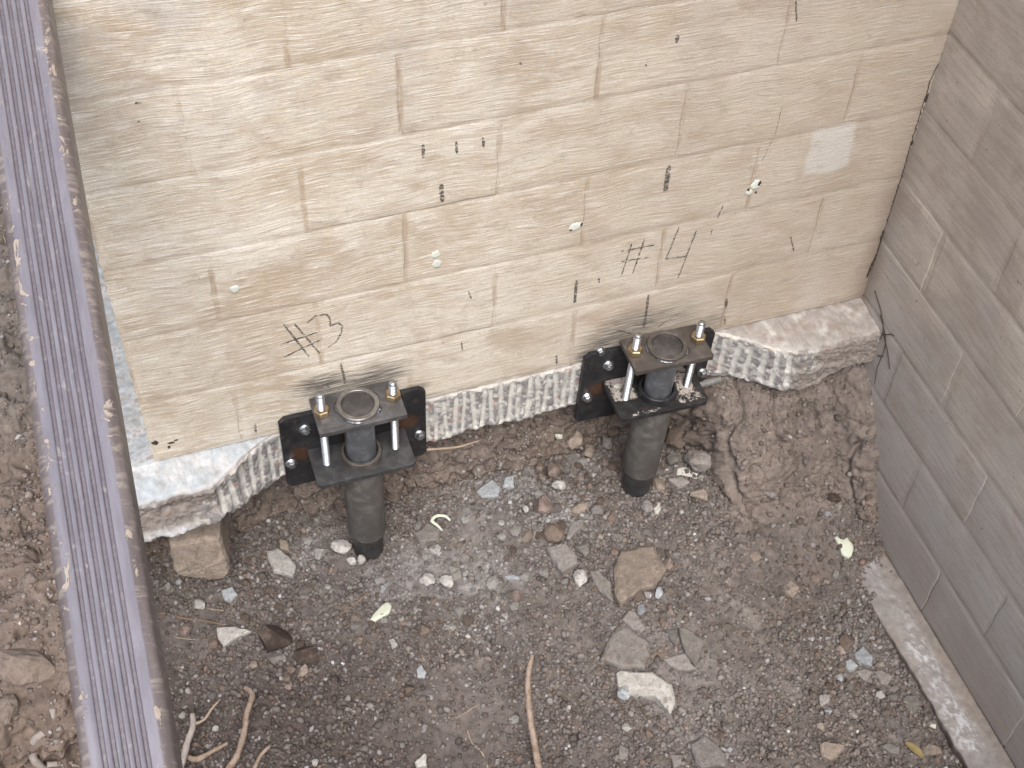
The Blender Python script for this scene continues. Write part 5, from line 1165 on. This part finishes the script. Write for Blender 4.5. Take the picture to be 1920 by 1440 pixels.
# clods of dried mud on the bank left of the downspout
for k, (px, py, rx, ry, m, lab) in enumerate(((52, 1100, 22, 24, 'clay', 'upright crusty mud lump left of the downspout, upper one'), (45, 1240, 60, 40, 'clay', 'broad smooth clay lump left of the downspout'), (5, 1150, 13, 12, 'pale', 'pale stone at the left edge of the picture'), (10, 1330, 24, 26, 'clay', 'mud lump at the left edge above the grey hooked root'),
    (60, 1015, 18, 14, 'clay', 'small crusty mud lump at the top of the left bank edge'), (100, 1150, 16, 18, 'clay', 'mud crumb against the left side of the downspout'), (75, 690, 16, 14, 'clay', 'earth clod at the upper bank edge left of the downspout'), (125, 1270, 14, 30, 'brown', 'dark earth lump under the left edge of the downspout'), (30, 1400, 26, 20, 'brown', 'dark earth lump at the bottom left corner'))):
    rock(px, py, rx, ry, m, 'mud_lump' if m != 'pale' else 'stone', lab, 'clod' if m != 'pale' else 'stone', cuts=7, rough=.22, seed=700 + k, sub=3, sink=.4)

# small loose stones, one by one
meshes = []
for k in range(10):
    V = rock_verts(ICO1[0], 900 + k, 7, .08); V = V / np.abs(V).max(axis=0); meshes.append((mesh('small_stone', V, ICO1[1]), V))
pal = [('grey', 'small grey stone lying loose among the dirt of the pit floor', 'small grey stones on the pit floor'), ('tan', 'small tan stone lying loose among the dirt of the pit floor', 'small tan stones on the pit floor'),
       ('pale', 'small whitish concrete chip lying loose on the pit floor', 'small whitish chips on the pit floor'), ('brown', 'small brown earth clod lying loose on the pit floor', 'small brown clods on the pit floor')]
variants = {}
fi = [(i, j) for i in range(NR) for j in range(NC) if -0.08 < G[i, j, 0] < 1.68 and -0.80 < G[i, j, 1] < 0.03 and GN[i, j, 2] > .8]
cnt = 0; big = [(o.location.x, o.location.y) for o in COL.objects if o.name.startswith(('stone', 'earth_clod', 'foam'))]
pier_xy = ((L3[0], L3[1]), (L4[0] - .015, L4[1]))
while cnt < 290:
    i, j = fi[rng.integers(len(fi))]; p = G[i, j]
    if any((p[0] - a) ** 2 + (p[1] - b) ** 2 < .018 ** 2 for a, b in big) or any((p[0] - a) ** 2 + (p[1] - b) ** 2 < .056 ** 2 for a, b in pier_xy): continue
    bankw = math.exp(-((p[0] - 1.08) / .25) ** 2 - ((p[1] - .0) / .10) ** 2) + .6 * math.exp(-((p[0] - .75) / .35) ** 2 - ((p[1] + .2) / .18) ** 2) + .35 * math.exp(-((p[0] - .2) / .22) ** 2 - ((p[1] + .2) / .15) ** 2)
    if rng.random() > .18 + bankw: continue
    ashy = sum(math.exp(-((p[0] - a) ** 2 + (p[1] - b) ** 2) / .018) for a, b in ((.60, -.19), (.86, -.02), (.5, -.16), (.74, -.27), (.36, -.06), (1.62, -.6)))
    if p[0] < 0.5 and p[1] < -0.42 and rng.random() < .6: continue
    kd = 2 if rng.random() < .06 + .4 * min(1, ashy) else (0, 1, 3, 3, 0, 1, 0)[rng.integers(7)]
    m, lab, grp = pal[kd]; mi = int(rng.integers(10)); key = (mi, m)
    if key not in variants: me = meshes[mi][0].copy(); me.materials.clear(); me.materials.append(MAT[m]); variants[key] = me
    s_ = 0.0058 + (0.0065 + 0.0105 * min(1, bankw)) * rng.random() ** 2
    o = link('small_stone', variants[key]); o.location = (p[0], p[1], p[2] + s_ * .35); o.scale = (s_ * rng.uniform(.9, 1.35), s_ * rng.uniform(.8, 1.1), s_ * rng.uniform(.55, .9)); o.rotation_euler = (rng.uniform(-.3, .3), rng.uniform(-.3, .3), rng.uniform(0, 6.28))
    tag(o, lab, 'stone' if kd != 3 else 'clod', grp); cnt += 1

# ------------------------------------------------------------------ gravel and crumbs nobody could count
def scatter(name, count, rmin, rmax, alpha, base, seed, palette, mask=None, sink=0.05):
    g = np.random.default_rng(seed)
    vis = (G[..., 0] > -0.58) & (G[..., 1] > -1.12) & (G[..., 1] < 1.5) & ~((G[..., 0] > -.13) & (G[..., 1] > .13))
    wgt = vis.astype(float)
    dens = 0.35 + 0.9 * crumb
    wgt *= dens * (1 - .55 * rightbank) * np.clip((GN[..., 2] - .35) / .4, .10, 1)
    if mask is not None: wgt *= mask
    wgt = wgt.reshape(-1); pick = g.choice(len(wgt), size=count, p=wgt / wgt.sum())
    c = G.reshape(-1, 3)[pick] + g.normal(0, .0012, (count, 3)) * np.array([1, 1, 0]); nn = GN.reshape(-1, 3)[pick]; gc = GC.reshape(-1, 3)[pick]
    u = g.random(count); r = np.minimum(rmax, rmin * (1 - u) ** (-1 / alpha))
    K = 8; shapes = []
    for k in range(K):
        V = rock_verts(base[0], seed * 31 + k, 6, .1, (.6, .95)); shapes.append(V / np.abs(V).max())
    shapes = np.array(shapes); Vs = shapes[g.integers(K, size=count)]
    sc = np.stack([g.uniform(.85, 1.3, count), g.uniform(.7, 1.1, count), g.uniform(.5, .9, count)], -1)
    Vs = Vs * sc[:, None, :]
    q = g.normal(size=(count, 4)); q[:, 0] += 0.6; q /= np.linalg.norm(q, axis=1, keepdims=True); w_, x_, y_, z_ = q.T
    Rm = np.stack([1 - 2 * (y_ ** 2 + z_ ** 2), 2 * (x_ * y_ - z_ * w_), 2 * (x_ * z_ + y_ * w_), 2 * (x_ * y_ + z_ * w_), 1 - 2 * (x_ ** 2 + z_ ** 2), 2 * (y_ * z_ - x_ * w_), 2 * (x_ * z_ - y_ * w_), 2 * (y_ * z_ + x_ * w_), 1 - 2 * (x_ ** 2 + y_ ** 2)], -1).reshape(-1, 3, 3)
    Vs = np.einsum('nij,nvj->nvi', Rm, Vs) * r[:, None, None] + (c + nn * (r * (0.35 - sink))[:, None])[:, None, :]
    nv = base[0].shape[0]; F = np.array(base[1]); FF = (F[None] + (np.arange(count) * nv)[:, None, None]).reshape(-1, 3)
    me = bpy.data.meshes.new(name); me.vertices.add(count * nv); me.vertices.foreach_set('co', Vs.reshape(-1).astype(np.float32))
    me.loops.add(FF.size); me.loops.foreach_set('vertex_index', FF.reshape(-1).astype(np.int32)); me.polygons.add(len(FF)); me.polygons.foreach_set('loop_start', np.arange(0, FF.size, 3, dtype=np.int32)); me.update(calc_edges=True)
    pc = np.array([p_[0] for p_ in palette]); pw = np.array([p_[1] for p_ in palette]); pk = g.choice(len(palette), size=count, p=pw / pw.sum())
    colr = pc[pk]; own = np.array([p_[2] for p_ in palette])[pk][:, None]
    colr = (gc * own + colr * (1 - own)) * g.uniform(.66, 1.30, (count, 1))
    at = me.color_attributes.new('Col', 'FLOAT_COLOR', 'POINT'); cc = np.ones((count, nv, 4), np.float32); cc[..., :3] = colr[:, None, :]; at.data.foreach_set('color', cc.reshape(-1))
    o = link(name, me, MAT['gravel']); tag(o, kind='stuff'); return o
ICO0 = (lambda t: (np.array([(-1, t, 0), (1, t, 0), (-1, -t, 0), (1, -t, 0), (0, -1, t), (0, 1, t), (0, -1, -t), (0, 1, -t), (t, 0, -1), (t, 0, 1), (-t, 0, -1), (-t, 0, 1)]) / math.hypot(1, t),
      [(0, 11, 5), (0, 5, 1), (0, 1, 7), (0, 7, 10), (0, 10, 11), (1, 5, 9), (5, 11, 4), (11, 10, 2), (10, 7, 6), (7, 1, 8), (3, 9, 4), (3, 4, 2), (3, 2, 6), (3, 6, 8), (3, 8, 9), (4, 9, 5), (2, 4, 11), (6, 2, 10), (8, 6, 7), (9, 8, 1)]))((1 + 5 ** .5) / 2)
PALS = [((.146, .124, .111), 6, .8), ((.198, .177, .162), 4, .5), ((.245, .226, .212), 1.8, .3), ((.30, .288, .28), .4, .15), ((.115, .09, .078), 3, .6), ((.18, .125, .095), 1.0, .4), ((.48, .47, .46), .03, 0)]
scatter('gravel', 66000, .0015, .0062, 1.45, ICO0, 3, PALS)
scatter('gravel', 5500, .0050, .0110, 2.4, ICO1, 4, PALS)
ashm = np.zeros(G.shape[:2])
for ax_, ay_, r_ in ((0.60, -0.19, 0.09), (0.86, -.02, 0.10), (0.50, -0.16, 0.08), (0.74, -0.25, 0.10), (0.34, -0.04, 0.08), (1.62, -.62, .09), (.95, -.12, .1), (.68, -.36, .08)):
    ashm = np.maximum(ashm, np.exp(-((G[..., 0] - ax_) ** 2 + (G[..., 1] - ay_) ** 2) / r_ ** 2))
scatter('gravel', 2600, .0022, .0085, 2.0, ICO1, 5, [((.285, .277, .27), 3, .25), ((.24, .228, .22), 4, .35), ((.36, .36, .355), .5, 0)], ashm)
print('objects', len(bpy.data.objects), 'tris', sum(sum(len(p.vertices) - 2 for p in o.data.polygons) if len(o.data.polygons) < 5000 else len(o.data.polygons) * (len(o.data.polygons[0].vertices) - 2) for o in COL.objects if o.type == 'MESH'))
